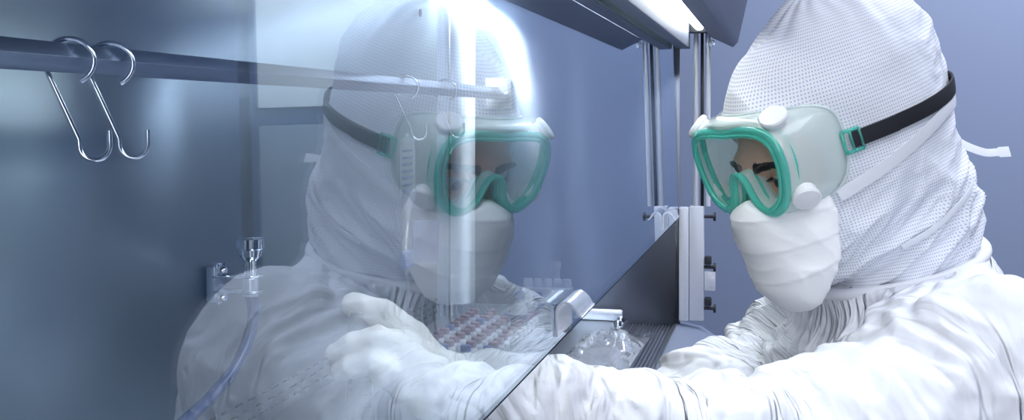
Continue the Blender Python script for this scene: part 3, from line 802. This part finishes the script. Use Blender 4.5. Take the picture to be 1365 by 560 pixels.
# front grille: bars run along the cabinet
g = MB(); g.box((0.1, 0.004, WORK - 0.034), (SIDE, 0.085, WORK - 0.022)); cpart('grille_trough', g, M['slot'])
g = MB(); nb = 14
for k in range(nb):
    y = 0.008 + k * (0.076 / nb); g.box((0.1, y, WORK - 0.024), (SIDE - 0.002, y + 0.0030, WORK - 0.004), 0.0006, seg=1)
g.box((0.1, 0.0825, WORK - 0.024), (SIDE, 0.0875, WORK + 0.001), 0.001, seg=1); g.box((0.1, 0.002, WORK - 0.024), (SIDE, 0.008, WORK - 0.002), 0.001, seg=1)
for x in (1.0, 1.45, 1.93): g.box((x, 0.006, WORK - 0.024), (x + 0.004, 0.084, WORK - 0.012))
cpart('grille', g, M['satin'])
for dy in (0, 0.012):
    cn = MB(); cn.lathe([(0, 0), (0.006, 0), (0.006, 0.008), (0.004, 0.011), (0, 0.011)], (SIDE - 0.03 - dy * 3, 0.092, WORK), (0, 0, 1), 16); cpart('worktop_latch', cn, M['chrome'])
# front sill sloping down to the operator, base cabinet under it
s_ = MB(); prof = [(0.004, WORK - 0.002), (-0.035, WORK - 0.010), (-0.095, WORK - 0.050), (-0.100, WORK - 0.09), (0.004, WORK - 0.09)]
vs = [(x, y, z) for x in (0.1, SIDE + 0.03) for y, z in prof]; k = len(prof)
s_.add(vs, [tuple(range(k)), tuple(range(2 * k - 1, k - 1, -1))] + [(i, (i + 1) % k, k + (i + 1) % k, k + i) for i in range(k)]); cpart('front_sill', s_, M['sill'])
b = MB(); b.box((-0.45, 0.02, WORK - 0.16), (SIDE + 0.03, BACK + 0.012, WORK - 0.034), 0.004); cpart('base_housing', b, M['hoodgrey'])
for x in (-0.42, SIDE - 0.03):
    for y in (0.05, BACK - 0.06):
        b = MB(); b.box((x, y, 0), (x + 0.05, y + 0.05, WORK - 0.155), 0.003); cpart('leg', b, M['satin'])
# sash
sash = empty('sash', (1.0, 0, SASHZ)); sash.parent = cab; sash.location = Vector((1.0, 0, SASHZ)) - wloc(cab)
LEAN = math.radians(0.9)
bm = bmesh.new(); x0, x1, z0, z1, t = 0.05, SIDE - 0.012, SASHZ, TOP + 0.10, 0.0035
vs = [bm.verts.new((x, y + (z - z0) * math.tan(LEAN), z)) for x in (x0, x1) for y in (0, t) for z in (z0, z1)]
def fc(a, b, c, d, mi):
    q = bm.faces.new([vs[a], vs[b], vs[c], vs[d]]); q.material_index = mi
fc(0, 4, 5, 1, 0); fc(2, 3, 7, 6, 1); fc(0, 2, 6, 4, 2); fc(1, 5, 7, 3, 2); fc(0, 1, 3, 2, 2); fc(4, 6, 7, 5, 1)
bmesh.ops.recalc_face_normals(bm, faces=bm.faces[:])
me = bpy.data.meshes.new('glass_pane'); bm.to_mesh(me); bm.free()
link('glass_pane', me, [M['glass'], M['glassclear'], M['glassedge']], sash, smooth=False)
b = MB(); b.box((x0, -0.0003, SASHZ - 0.0003), (x1, 0.0010, SASHZ + 0.0004)); b.build('edge_strip', M['glassedge'], sash)
def handle(x):
    h = MB(); zt = EYE - 0.1335; ty = (zt - SASHZ) * math.tan(LEAN)
    pr = catmull([(0, -0.0250), (0, -0.015), (-0.0002, -0.0055), (-0.003, -0.0008), (-0.0085, 0.0006), (-0.014, -0.003), (-0.0175, -0.0085), (-0.0195, -0.0098)], 4)
    th_ = 0.0016; P2 = [np.array(q) for q in pr]; vs = []; fs = []; m = len(P2)
    for xx in (x, x + 0.001, x + 0.061, x + 0.062):
        for i, q in enumerate(P2):
            tt = P2[min(i + 1, m - 1)] - P2[max(i - 1, 0)]; tt = tt / np.linalg.norm(tt); nn_ = np.array([-tt[1], tt[0]])
            for s in (0, 1):
                e = q + nn_ * th_ * s; vs.append((xx, e[0] - 0.0006 + ty, zt + e[1]))
    for r in range(3):
        o = r * m * 2
        for i in range(m - 1):
            a, b = o + 2 * i, o + 2 * i + 2; c, d = a + 2 * m, b + 2 * m
            fs += [(a, b, d, c), (a + 1, c + 1, d + 1, b + 1)]
        fs += [(o, o + 2 * m, o + 2 * m + 1, o + 1), (o + 2 * m - 2, o + 2 * m - 1, o + 4 * m - 1, o + 4 * m - 2)]
    for o in (0, 3 * 2 * m):
        for i in range(m - 1): a = o + 2 * i; fs.append((a, a + 1, a + 3, a + 2))
    return h.add(vs, fs).build('handle', M['bright'], sash)
handle(0.848); handle(1.677)
# jamb at the far end, guide rails, clamps, valance, lamp
b = MB(); b.box((SIDE - 0.012, -0.016, WORK + 0.004), (SIDE + 0.012, 0.0, EYE - 0.148), 0.002); b.box((SIDE - 0.006, -0.040, WORK + 0.004), (SIDE + 0.012, -0.0165, EYE - 0.146), 0.002)
cpart('jamb', b, M['aluminium'])
b = MB(); b.box((SIDE - 0.014, 0.0005, WORK + 0.004), (SIDE - 0.002, 0.0045, EYE - 0.15)); cpart('jamb_seal', b, M['dark'])
for y in (-0.0275, -0.0465):
    b = MB(); b.tube([(SIDE, y, EYE - 0.146), (SIDE, y, EYE + 0.15)], 0.0042, 14); cpart('guide_rail', b, M['aluminium'])
b = MB(); b.box((SIDE + 0.003, -0.0395, EYE - 0.146), (SIDE + 0.008, -0.0345, EYE + 0.15)); cpart('guide_channel', b, M['dark'])
def screwclamp(z, body):
    b = MB(); b.tube([(SIDE + .003, -0.040, z), (SIDE + .003, -0.056, z)], 0.0028, 10); b.lathe([(0, 0), (0.007, 0), (0.007, 0.004), (0, 0.004)], (SIDE + .003, -0.055, z), (0, -1, 0), 14)
    if body: b.box((SIDE - .004, -0.052, z + 0.004), (SIDE + .010, -0.041, z + 0.018), 0.002)
    return b
for z, bd_ in ((EYE - 0.163, 0), (EYE - 0.245, 1), (EYE - 0.312, 1)):
    cpart('sash_clamp', screwclamp(z, bd_), M['dark'])
b = MB(); b.box((SIDE - .002, -0.058, EYE - 0.283), (SIDE + .010, -0.0405, EYE - 0.252), 0.001); cpart('clamp_plate', b, M['aluminium'])
lampz = EYE + 0.116
b = MB(); b.box((-0.2, -0.020, lampz - 0.008), (SIDE - 0.03, -0.0015, lampz + 0.13), 0.001); cpart('lamp_guard', b, M['hoodgrey'])
b = MB(); b.box((-0.2, -0.0016, lampz - 0.007), (SIDE - 0.03, -0.0004, lampz + 0.13)); cpart('guard_bounce_plate', b, M['reflected_panel'])  # pale plate added to lighten the reflection in the back panel
b = MB()
prof = [(-0.050, lampz + 0.040), (-0.052, lampz + 0.012), (-0.086, lampz - 0.004), (-0.094, lampz + 0.004), (-0.16, lampz + 0.30), (-0.050, lampz + 0.30)]
k = len(prof); vs = [(x, y, z) for x in (-0.2, SIDE + 0.01) for y, z in prof]
b.add(vs, [tuple(range(k)), tuple(range(2 * k - 1, k - 1, -1))] + [(i, (i + 1) % k, k + (i + 1) % k, k + i) for i in range(k)]); cpart('valance', b, M['hoodgrey'])
b = MB(); b.tube([(-0.1, -0.036, lampz + 0.028), (SIDE - 0.06, -0.036, lampz + 0.028)], 0.0085, 14); cpart('fluorescent_tube', b, M['tubelight'])
b = MB(); b.box((-0.2, -0.050, lampz + 0.040), (SIDE - 0.02, -0.017, lampz + 0.046)); cpart('lamp_reflector', b, M['whiteplate'])
b = MB(); b.box((SIDE - 0.058, -0.048, lampz + 0.016), (SIDE - 0.035, -0.020, lampz + 0.039), 0.002); cpart('lamp_holder', b, M['dark'])
b = MB(); b.lathe([(0, 0), (0.005, 0), (0.005, 0.006), (0, 0.007)], (SIDE - .02, -0.054, lampz + 0.002), (-1, 0, -0.3), 14); cpart('valance_screw', b, M['chrome'])
b = MB(); b.lathe([(0, 0), (0.0065, 0), (0.0065, 0.001), (0, 0.001)], onY(560, 17, BACK - .0008), (0, -1, 0), 16); cpart('screw_hole', b, M['slot'])

# hanging rail with end bracket
RY = 0.302; RZ = EYE + 0.0385
rail = empty('hanging_rail', (SIDE - .02, RY, RZ), 'square steel hanging rail along the back of the cabinet', 'rail')
b = MB(); rt = Matrix.Rotation(math.radians(45), 3, 'X'); b.box((-0.43, RY - 0.0072, RZ - 0.0072), (SIDE - 0.004, RY + 0.0072, RZ + 0.0072), 0.0008, rot=rt); b.build('bar', M['steel_rail'], rail)
b = MB(); b.box((SIDE - 0.0035, RY - 0.022, RZ - 0.025), (SIDE, RY + 0.022, RZ + 0.025), 0.0012); br_ = b.build('bracket', M['whiteplate'], rail)
for dy in (-0.012, 0.000):
    b = MB(); b.lathe([(0, 0), (0.0042, 0), (0.0042, 0.003), (0.002, 0.0045), (0, 0.0045)], (SIDE - 0.0035, RY + dy - .003, RZ - 0.002), (-1, 0, 0), 14); b.build('screw', M['satin'], br_)
# S-hooks
def hook_mesh():
    """local frame: origin on the rail axis, u across the rail towards the camera side, w up"""
    R = 0.0158; pts = []
    for a in np.radians(np.linspace(-62, 180, 22)): pts.append((R * math.cos(a) * 1.0, 0.0 + R * math.sin(a) * 0.95 + 0.0))
    pts = [(p[0], p[1]) for p in pts]; x0, z0 = pts[-1]
    pts += [(x0 + 0.0005, z0 - 0.004), (x0 + 0.022, -0.052)]
    c = np.array([x0 + 0.0225 + 0.0095, -0.056])
    for a in np.radians(np.linspace(190, 368, 14)): pts.append((c[0] + 0.0098 * math.cos(a), c[1] + 0.0098 * math.sin(a)))
    pts.append((c[0] + 0.0094, c[1] + 0.010))
    return pts
HK = hook_mesh()
b = MB(); b.tube([(0, -p[0], p[1]) for p in HK], 0.0018, 12)
me_h = None
def hook(px, ang, label, scale=1.0):
    global me_h
    x = onY(px, 60, RY)[0]
    if me_h is None:
        o = b.build('s_hook', M['chrome']); me_h = o.data
    else:
        o = bpy.data.objects.new('s_hook', me_h); C.objects.link(o)
    o.location = (x, RY, RZ - 0.002); o.rotation_euler = (0, 0, math.radians(ang)); o.scale = (scale,) * 3
    return tag(o, label, 'hook', 'steel S-hooks on the hanging rail')
hook(92, 22, 'chrome S-hook nearest the free end of the rail')
hook(146, 22, 'chrome S-hook second from the free end of the rail')
hook(541, 18, 'small S-hook near the corner carrying the clear tubing set')
hook(594, 14, 'empty S-hook closest to the corner and rail bracket')

# funnel on its wall bracket, with hose
fy = 0.352; fx = onY(334, 380, fy)[0]; zt, zb = onY(334, 369, fy)[2], onY(334, 389, fy)[2]
fun = empty('funnel_holder', (fx, BACK, zb), 'chrome funnel in a two plate bracket on the cabinet back, blue hose below', 'funnel')
for z in (zt, zb):
    b = MB(); b.box((fx - 0.011, fy - 0.009, z - 0.0012), (fx + 0.011, BACK - 0.006, z + 0.0012), 0.0009, seg=1); b.build('bracket_plate', M['chrome'], fun)
b = MB(); b.box((fx - 0.010, BACK - 0.010, zb - 0.010), (fx + 0.010, BACK - 0.0002, zt + 0.010), 0.0015); b.build('wall_mount', M['satin'], fun)
for z in (zt + 0.006, zb - 0.006):
    b = MB(); b.lathe([(0, 0), (0.005, 0), (0.005, 0.006), (0.003, 0.009), (0, 0.009)], (fx - 0.004, BACK - 0.010, z), (0, -1, 0), 16); b.box((fx - .009, BACK - .012, z - .007), (fx + .009, BACK - .008, z + .007), .001); b.build('clamp_bolt', M['chrome'], fun)
b = MB(); S_ = 1.0 / 1322 * 0.985
fz = onY(334, 319, fy)[2]
b.lathe([(0.0120, 0.0), (0.0142, 0.0005), (0.0142, -0.0085), (0.0125, -0.0100), (0.0110, -0.0170), (0.0062, -0.0215), (0.0058, -0.0560), (0.0045, -0.0565), (0.0045, -0.024), (0.0088, -0.0165), (0.0118, -0.0095)], (fx, fy, fz), (0, 0, 1), 36); b.build('funnel_cup', M['chrome'], fun)
b = MB(); b.lathe([(0.0066, 0), (0.0078, 0.001), (0.0078, -0.018), (0.0066, -0.0185)], (fx, fy, zt - 0.001), (0, 0, 1), 24); b.build('collar', M['satin'], fun)
b = MB(); hp = [(fx, fy, zb - 0.001)] + [onY(px, py, fy + dy) for px, py, dy in ((338, 420, 0), (330, 455, 0), (312, 492, .0), (288, 522, 0), (262, 548, -.002), (225, 580, -.004), (180, 615, -.006))]
b.tube(catmull(hp, 8), 0.0058, 14); b.build('hose', M['hose'], fun)

# clear tubing set hanging from the third hook
ty = RY - 0.012
tub = empty('drip_set', onY(543, 182, ty), 'clear drip chamber with line, slate tag and blue clip hanging from an S-hook', 'tubing set')
b = MB(); b.lathe([(0.0001, 0.004), (0.003, 0.004), (0.004, 0), (0.0095, -0.004), (0.0105, -0.075), (0.0085, -0.082), (0.004, -0.095), (0.003, -0.104), (0.0001, -0.104)], onY(543, 182, ty), (0, 0, 1), 22); b.build('chamber', M['syr'], tub)
b = MB()
for k in range(7): b.box(onY(537, 200 + k * 9, ty - .0105), onY(549, 202 + k * 9, ty - .0095))
b.build('chamber_print', M['label'], tub)
b = MB(); b.tube(catmull([onY(543, 255, ty), onY(544, 290, ty), onY(541, 330, ty), onY(542, 372, ty), onY(548, 412, ty + .02)], 8), 0.0022, 10); b.build('line', M['film'], tub)
a = onY(550, 300, ty - .004); c = onY(581, 345, ty - .004); b = MB(); b.box((a[0], a[1] - .001, c[2]), (c[0] + .012, a[1] + .001, a[2]), 0.0006, rot=Matrix.Rotation(0.1, 3, 'Y')); b.build('tag', M['label'], tub)
a = onY(536, 337, ty - .003); c = onY(547, 356, ty - .003); b = MB(); b.box((a[0], a[1] - .004, c[2]), (c[0], a[1] + .004, a[2]), 0.0015); b.build('clip', M['blue'], tub)

# syringe in the hand
sx0 = P(479, 500, dz + .002); sb_ = WORK + 0.0
top_z = P(0, 503, dz)[2]; r0 = 0.0105
syr = empty('syringe', (sx0[0], sx0[1], WORK), 'large clear graduated syringe held upright in the gloved hand', 'syringe')
def zz(py): return (HOR - py) / FPX * dz + EYE
b = MB(); zt_ = zz(499); zb_ = WORK + 0.006
b.lathe([(r0 - .001, zt_), (r0, zt_), (r0, zb_ + 0.012), (0.006, zb_ + 0.004), (0.003, zb_), (0.0001, zb_)], (sx0[0], sx0[1], 0), (0, 0, 1), 32); b.build('barrel', M['syr'], syr)
b = MB(); fl_ = []
b.lathe([(r0 - .001, zt_ - .001), (0.0135, zt_ - .001), (0.0135, zt_ + .0012), (r0 - .001, zt_ + .0012)], (sx0[0], sx0[1], 0), (0, 0, 1), 28); b.build('flange', M['syr'], syr)
b = MB(); b.lathe([(0.0001, zz(412)), (0.007, zz(412)), (0.0085, zz(416)), (0.0070, zz(424)), (0.0088, zz(445)), (0.0092, zz(470)), (0.0092, zz(530)), (0.0098, zz(532)), (0.0098, zz(548)), (0.0001, zz(548))], (sx0[0], sx0[1], 0), (0, 0, 1), 28); b.build('plunger', M['plung'], syr)
# printed scale bent round the barrel
face_dir = nz((CAM - sx0) * [1, 1, 0]); side_dir = np.cross(UP, face_dir)
pm = MB()
def arc(a0, a1, z0_, z1_):
    k = 6; rr_ = r0 + 0.00012; vs = []
    for i in range(k + 1):
        a = a0 + (a1 - a0) * i / k
        for z in (z0_, z1_): vs.append(sx0 * [1, 1, 0] + face_dir * (rr_ * math.cos(a)) + side_dir * (rr_ * math.sin(a)) + UP * z)
    pm.add(vs, [(2 * i, 2 * i + 2, 2 * i + 3, 2 * i + 1) for i in range(k)])
for k in range(24):
    z = zz(507) - k * 0.0019; lng = 0.75 if k % 5 == 0 else 0.35
    arc(-0.12, -0.12 + lng, z - 0.00014, z + 0.00014)
def digits(txt, a_c, zc, size):
    cu = bpy.data.curves.new('t', 'FONT'); cu.body = txt; cu.size = size; cu.align_x = 'CENTER'; cu.align_y = 'CENTER'
    ob = bpy.data.objects.new('t', cu); C.objects.link(ob); dg = bpy.context.evaluated_depsgraph_get(); dg.update()
    mm = bpy.data.meshes.new_from_object(ob.evaluated_get(dg)); rr_ = r0 + 0.00015
    vs = [sx0 * [1, 1, 0] + face_dir * (rr_ * math.cos(a_c + q.co.x / rr_)) + side_dir * (rr_ * math.sin(a_c + q.co.x / rr_)) + UP * (zc + q.co.y) for q in mm.vertices]
    pm.add(vs, [tuple(p.vertices) for p in mm.polygons]); bpy.data.objects.remove(ob); bpy.data.curves.remove(cu); bpy.data.meshes.remove(mm)
digits('60', -0.75, zz(507), 0.0046); digits('ml', -0.70, zz(516), 0.0040); digits('50', 0.95, zz(524), 0.0046); digits('40', 0.95, zz(541), 0.0046); digits('30', 0.95, zz(557), 0.0046); digits('60', 0.95, zz(507), 0.0040)
pm.build('printed_scale', M['ink'], syr)

# things on the worktop at the far end
def onW(px, py, z=0.0):
    r = ray(px, py); return CAM + r * ((WORK + z - EYE) / r[2])
A = onW(655, 475); tray = empty('vial_rack', A, 'low tray of small capped vials on the worktop behind the hand', 'rack')
b = MB(); b.box(A + [-0.16, -0.045, 0.0005], A + [0.16, 0.075, 0.010], 0.002); b.build('base', M['rack'], tray)
b = MB()
for q in ((-0.16, -0.045, 0.16, -0.042), (-0.16, 0.072, 0.16, 0.075), (-0.16, -0.045, -0.157, 0.075), (0.157, -0.045, 0.16, 0.075)): b.box(A + [q[0], q[1], .009], A + [q[2], q[3], 0.022])
b.build('rim', M['rack'], tray)
vb = MB(); vb.lathe([(0.0001, 0), (0.0085, 0), (0.009, 0.001), (0.009, 0.020), (0.006, 0.024), (0.0001, 0.024)], (0, 0, 0), (0, 0, 1), 16)
vc = MB(); vc.lathe([(0.0001, 0.0242), (0.0068, 0.0242), (0.0070, 0.031), (0.0060, 0.032), (0.0001, 0.032)], (0, 0, 0), (0, 0, 1), 16)
vial = empty('vial', (0, 0, 0)); vb.build('body', M['bottle'], vial); vc0 = vc.build('cap', M['purple'], vial)
vc2 = vc.build('cap', M['blue']); mb2 = vc2.data; mb1 = vc0.data; bpy.data.objects.remove(vc2)
rows_ = ['front', 'second', 'third', 'back']; first = True
for i in range(11):
    for j in range(4):
        p = A + np.array([-0.142 + i * 0.0284, -0.030 + j * 0.030, 0.0102])
        if first: o = vial; kids = list(vial.children); first = False
        else:
            o = vial.copy(); C.objects.link(o); kids = []
            for ch in vial.children:
                c2 = ch.copy(); C.objects.link(c2); c2.parent = o; kids.append(c2)
        blue = (i * 7 + j * 3) % 11 == 0 or i < 1
        for c2 in kids:
            if c2.name.startswith('cap'): c2.data = mb2 if blue else mb1
        o.location = p
        tag(o, ('small white vial with blue cap' if blue else 'small white vial with dull purple cap') + ' standing in the low tray behind the hand', 'vial', 'blue capped vials in the low tray' if blue else 'purple capped vials in the low tray')
# dropper bottle
B_ = onW(692, 462); bo = empty('dropper_bottle', B_, 'slim white bottle with blue cap and slate and yellow labels on the worktop', 'bottle')
b = MB(); hb = 0.072
b.lathe([(0.0001, 0), (0.011, 0), (0.012, 0.001), (0.012, 0.055), (0.009, 0.062), (0.005, 0.064), (0.005, 0.068), (0.0001, 0.068)], B_, (0, 0, 1), 24); b.build('body', M['bottle'], bo)
b = MB(); b.lathe([(0.0001, 0.0682), (0.0075, 0.0682), (0.0075, 0.080), (0.006, 0.082), (0.0001, 0.082)], B_, (0, 0, 1), 20); b.build('cap', M['blue'], bo)
b = MB(); b.lathe([(0.0122, 0.030), (0.01225, 0.0305), (0.01225, 0.047), (0.0122, 0.0475)], B_, (0, 0, 1), 24); b.build('label', M['label'], bo)
b = MB(); b.lathe([(0.0122, 0.020), (0.01225, 0.0205), (0.01225, 0.028), (0.0122, 0.0285)], B_, (0, 0, 1), 24); b.build('label', M['yellow'], bo)
# scalloped white rack with rod
Rk = onW(733, 438); rk = empty('tube_holder', Rk, 'white tube holder with scalloped top and tall peg near the side panel', 'rack')
b = MB(); yl, yr = onX(697, 400, Rk[0])[1], onX(762, 400, Rk[0])[1]; hz = onX(730, 383, Rk[0])[2]
b.box((Rk[0] - .012, yr, hz - 0.024), (Rk[0] + .02, yl, hz), 0.003); b.box((Rk[0] - .012, yr, WORK + .0005), (Rk[0] + .02, yr + .012, hz - .02), 0.002); b.box((Rk[0] - .012, yl - .012, WORK + .0005), (Rk[0] + .02, yl, hz - .02), 0.002)
for k in range(5):
    y = yr + (yl - yr) * (k + 0.5) / 5; b.lathe([(0.0001, 0), (0.0075, 0), (0.0075, 0.010), (0.006, 0.014), (0.0001, 0.0145)], (Rk[0] + .004, y, hz - .001), (0, 0, 1), 16)
b.build('body', M['rack'], rk)
b = MB(); b.box((Rk[0] - .0135, yr + .045, hz - .019), (Rk[0] - .0118, yl - .018, hz - .006), .0005); b.build('window', M['label'], rk)
b = MB(); q = onX(741, 350, Rk[0]); b.lathe([(0.0001, hz - .01), (0.004, hz - .01), (0.004, q[2] - .012), (0.006, q[2] - .011), (0.006, q[2]), (0.0001, q[2])], (Rk[0] + .012, q[1], 0), (0, 0, 1), 16); b.build('peg', M['rack'], rk)
# crumpled clear pouch
PB = onW(806, 470); vs = []; 
ex = nz(onW(838, 432) - PB); ey = np.array([-ex[1], ex[0], 0]); bmv = []
nu, nv = 26, 18; top_ = []; 
for i in range(nu):
    for j in range(nv):
        s, t_ = i / (nu - 1), j / (nv - 1)
        w = math.sin(math.pi * s) ** 0.6 * math.sin(math.pi * t_) ** 0.6
        q = PB + ex * ((s - 0.5) * 0.24) + ey * ((t_ - 0.5) * 0.10)
        top_.append(q + UP * (0.003 + w * 0.015))
top_ = np.array(top_); top_[:, 2] += (ridged(top_ * 34, 5, 2) - 0.5) * 0.014 * np.clip((top_[:, 2] - WORK - 0.006) / 0.01, 0, 1)
bot_ = top_.copy(); bot_[:, 2] = WORK + 0.0012
fs = []
for i in range(nu - 1):
    for j in range(nv - 1):
        a = i * nv + j; fs.append((a, a + 1, a + nv + 1, a + nv)); o_ = nu * nv; fs.append((o_ + a, o_ + a + nv, o_ + a + nv + 1, o_ + a + 1))
edge = [i * nv for i in range(nu)] + [(nu - 1) * nv + j for j in range(1, nv)] + [i * nv + nv - 1 for i in range(nu - 2, -1, -1)] + [j for j in range(nv - 2, 0, -1)]
for k in range(len(edge)): a, c = edge[k], edge[(k + 1) % len(edge)]; fs.append((a, a + nu * nv, c + nu * nv, c))
pb = MB().add(np.concatenate([top_, bot_]), fs).build('plastic_pouch', M['film'])
tag(pb, 'crumpled clear plastic pouch lying on the worktop edge by the grille', 'pouch')

# ------------------------------------------------------------------ the room
def struct(name, b, m): o = b.build(name, m, smooth=False); o['kind'] = 'structure'; return o
struct('floor', MB().box((-3.0, -4.2, -0.1), (3.6, 1.2, 0.0)), M['floor'])
struct('wall_far', MB().box((3.2, -4.2, 0.0), (3.3, 1.2, 3.0)), M['wall'])
struct('wall_right', MB().box((-3.0, -4.2, 0.0), (3.2, -4.1, 3.0)), M['wall_dim'])
for nm, y0_, y1_ in (('reflected_panel_1', -1.30, -0.84),):  # unseen panel added for the bright patch it reflects
    d_ = struct(nm, MB().box((3.17, y0_, 0.0), (3.199, y1_, 2.2), 0.004), M['dark_reflected'])
    MB().box((3.160, y0_ + .03, EYE + 0.062), (3.1695, y1_ - .03, 2.15), 0.003).build('upper_panel', M['reflected_panel'], d_)
    MB().box((3.160, y0_ + .03, 0.08), (3.1695, y1_ - .03, EYE + 0.012), 0.003).build('lower_panel', M['reflected_panel_low'], d_)
struct('reflected_slab_1', MB().box((3.12, -3.2, 0.0), (3.199, -1.31, 2.95), 0.004), M['dark_reflected'])  # unseen dark slab added to keep the glass reflection low
# ------------------------------------------------------------------ light
def area(name, loc, target, size, power, col=(1, 1, 1), sizey=None):
    L = bpy.data.lights.new(name, 'AREA'); L.energy = power; L.color = col; L.size = size
    if sizey: L.shape = 'RECTANGLE'; L.size_y = sizey
    o = bpy.data.objects.new(name, L); C.objects.link(o); o.location = loc
    o.rotation_euler = (Vector(target) - Vector(loc)).to_track_quat('-Z', 'Y').to_euler(); return o
area('room_light', (0.1, -0.7, 2.7), (1.3, -0.25, 1.1), 1.3, 12.5, (0.90, 0.93, 1.0))
area('face_fill_light', (-0.9, -0.25, 1.55), (1.2, -0.2, 1.2), 0.7, 7, (0.93, 0.95, 1.0))  # fill lamp added behind the camera to brighten the face
area('panel_fill_light', (2.2, -1.2, 2.85), (3.2, -1.0, 1.5), 1.2, 55, (0.80, 0.86, 1.0))  # unseen lamp aimed at the added panel to brighten its reflection
w = bpy.data.worlds.new('world'); bpy.context.scene.world = w; w.use_nodes = True
w.node_tree.nodes['Background'].inputs[0].default_value = (0.66, 0.76, 1.0, 1); w.node_tree.nodes['Background'].inputs[1].default_value = 0.32
sc = bpy.context.scene
sc.view_settings.view_transform = 'Standard'; sc.view_settings.look = 'None'; sc.view_settings.gamma = 1; sc.view_settings.exposure = 0.68; sc.view_settings.use_curve_mapping = False
sc.cycles.max_bounces = 10; sc.cycles.transparent_max_bounces = 24; sc.cycles.use_denoising = True
sc.cycles.caustics_reflective = False; sc.cycles.caustics_refractive = False
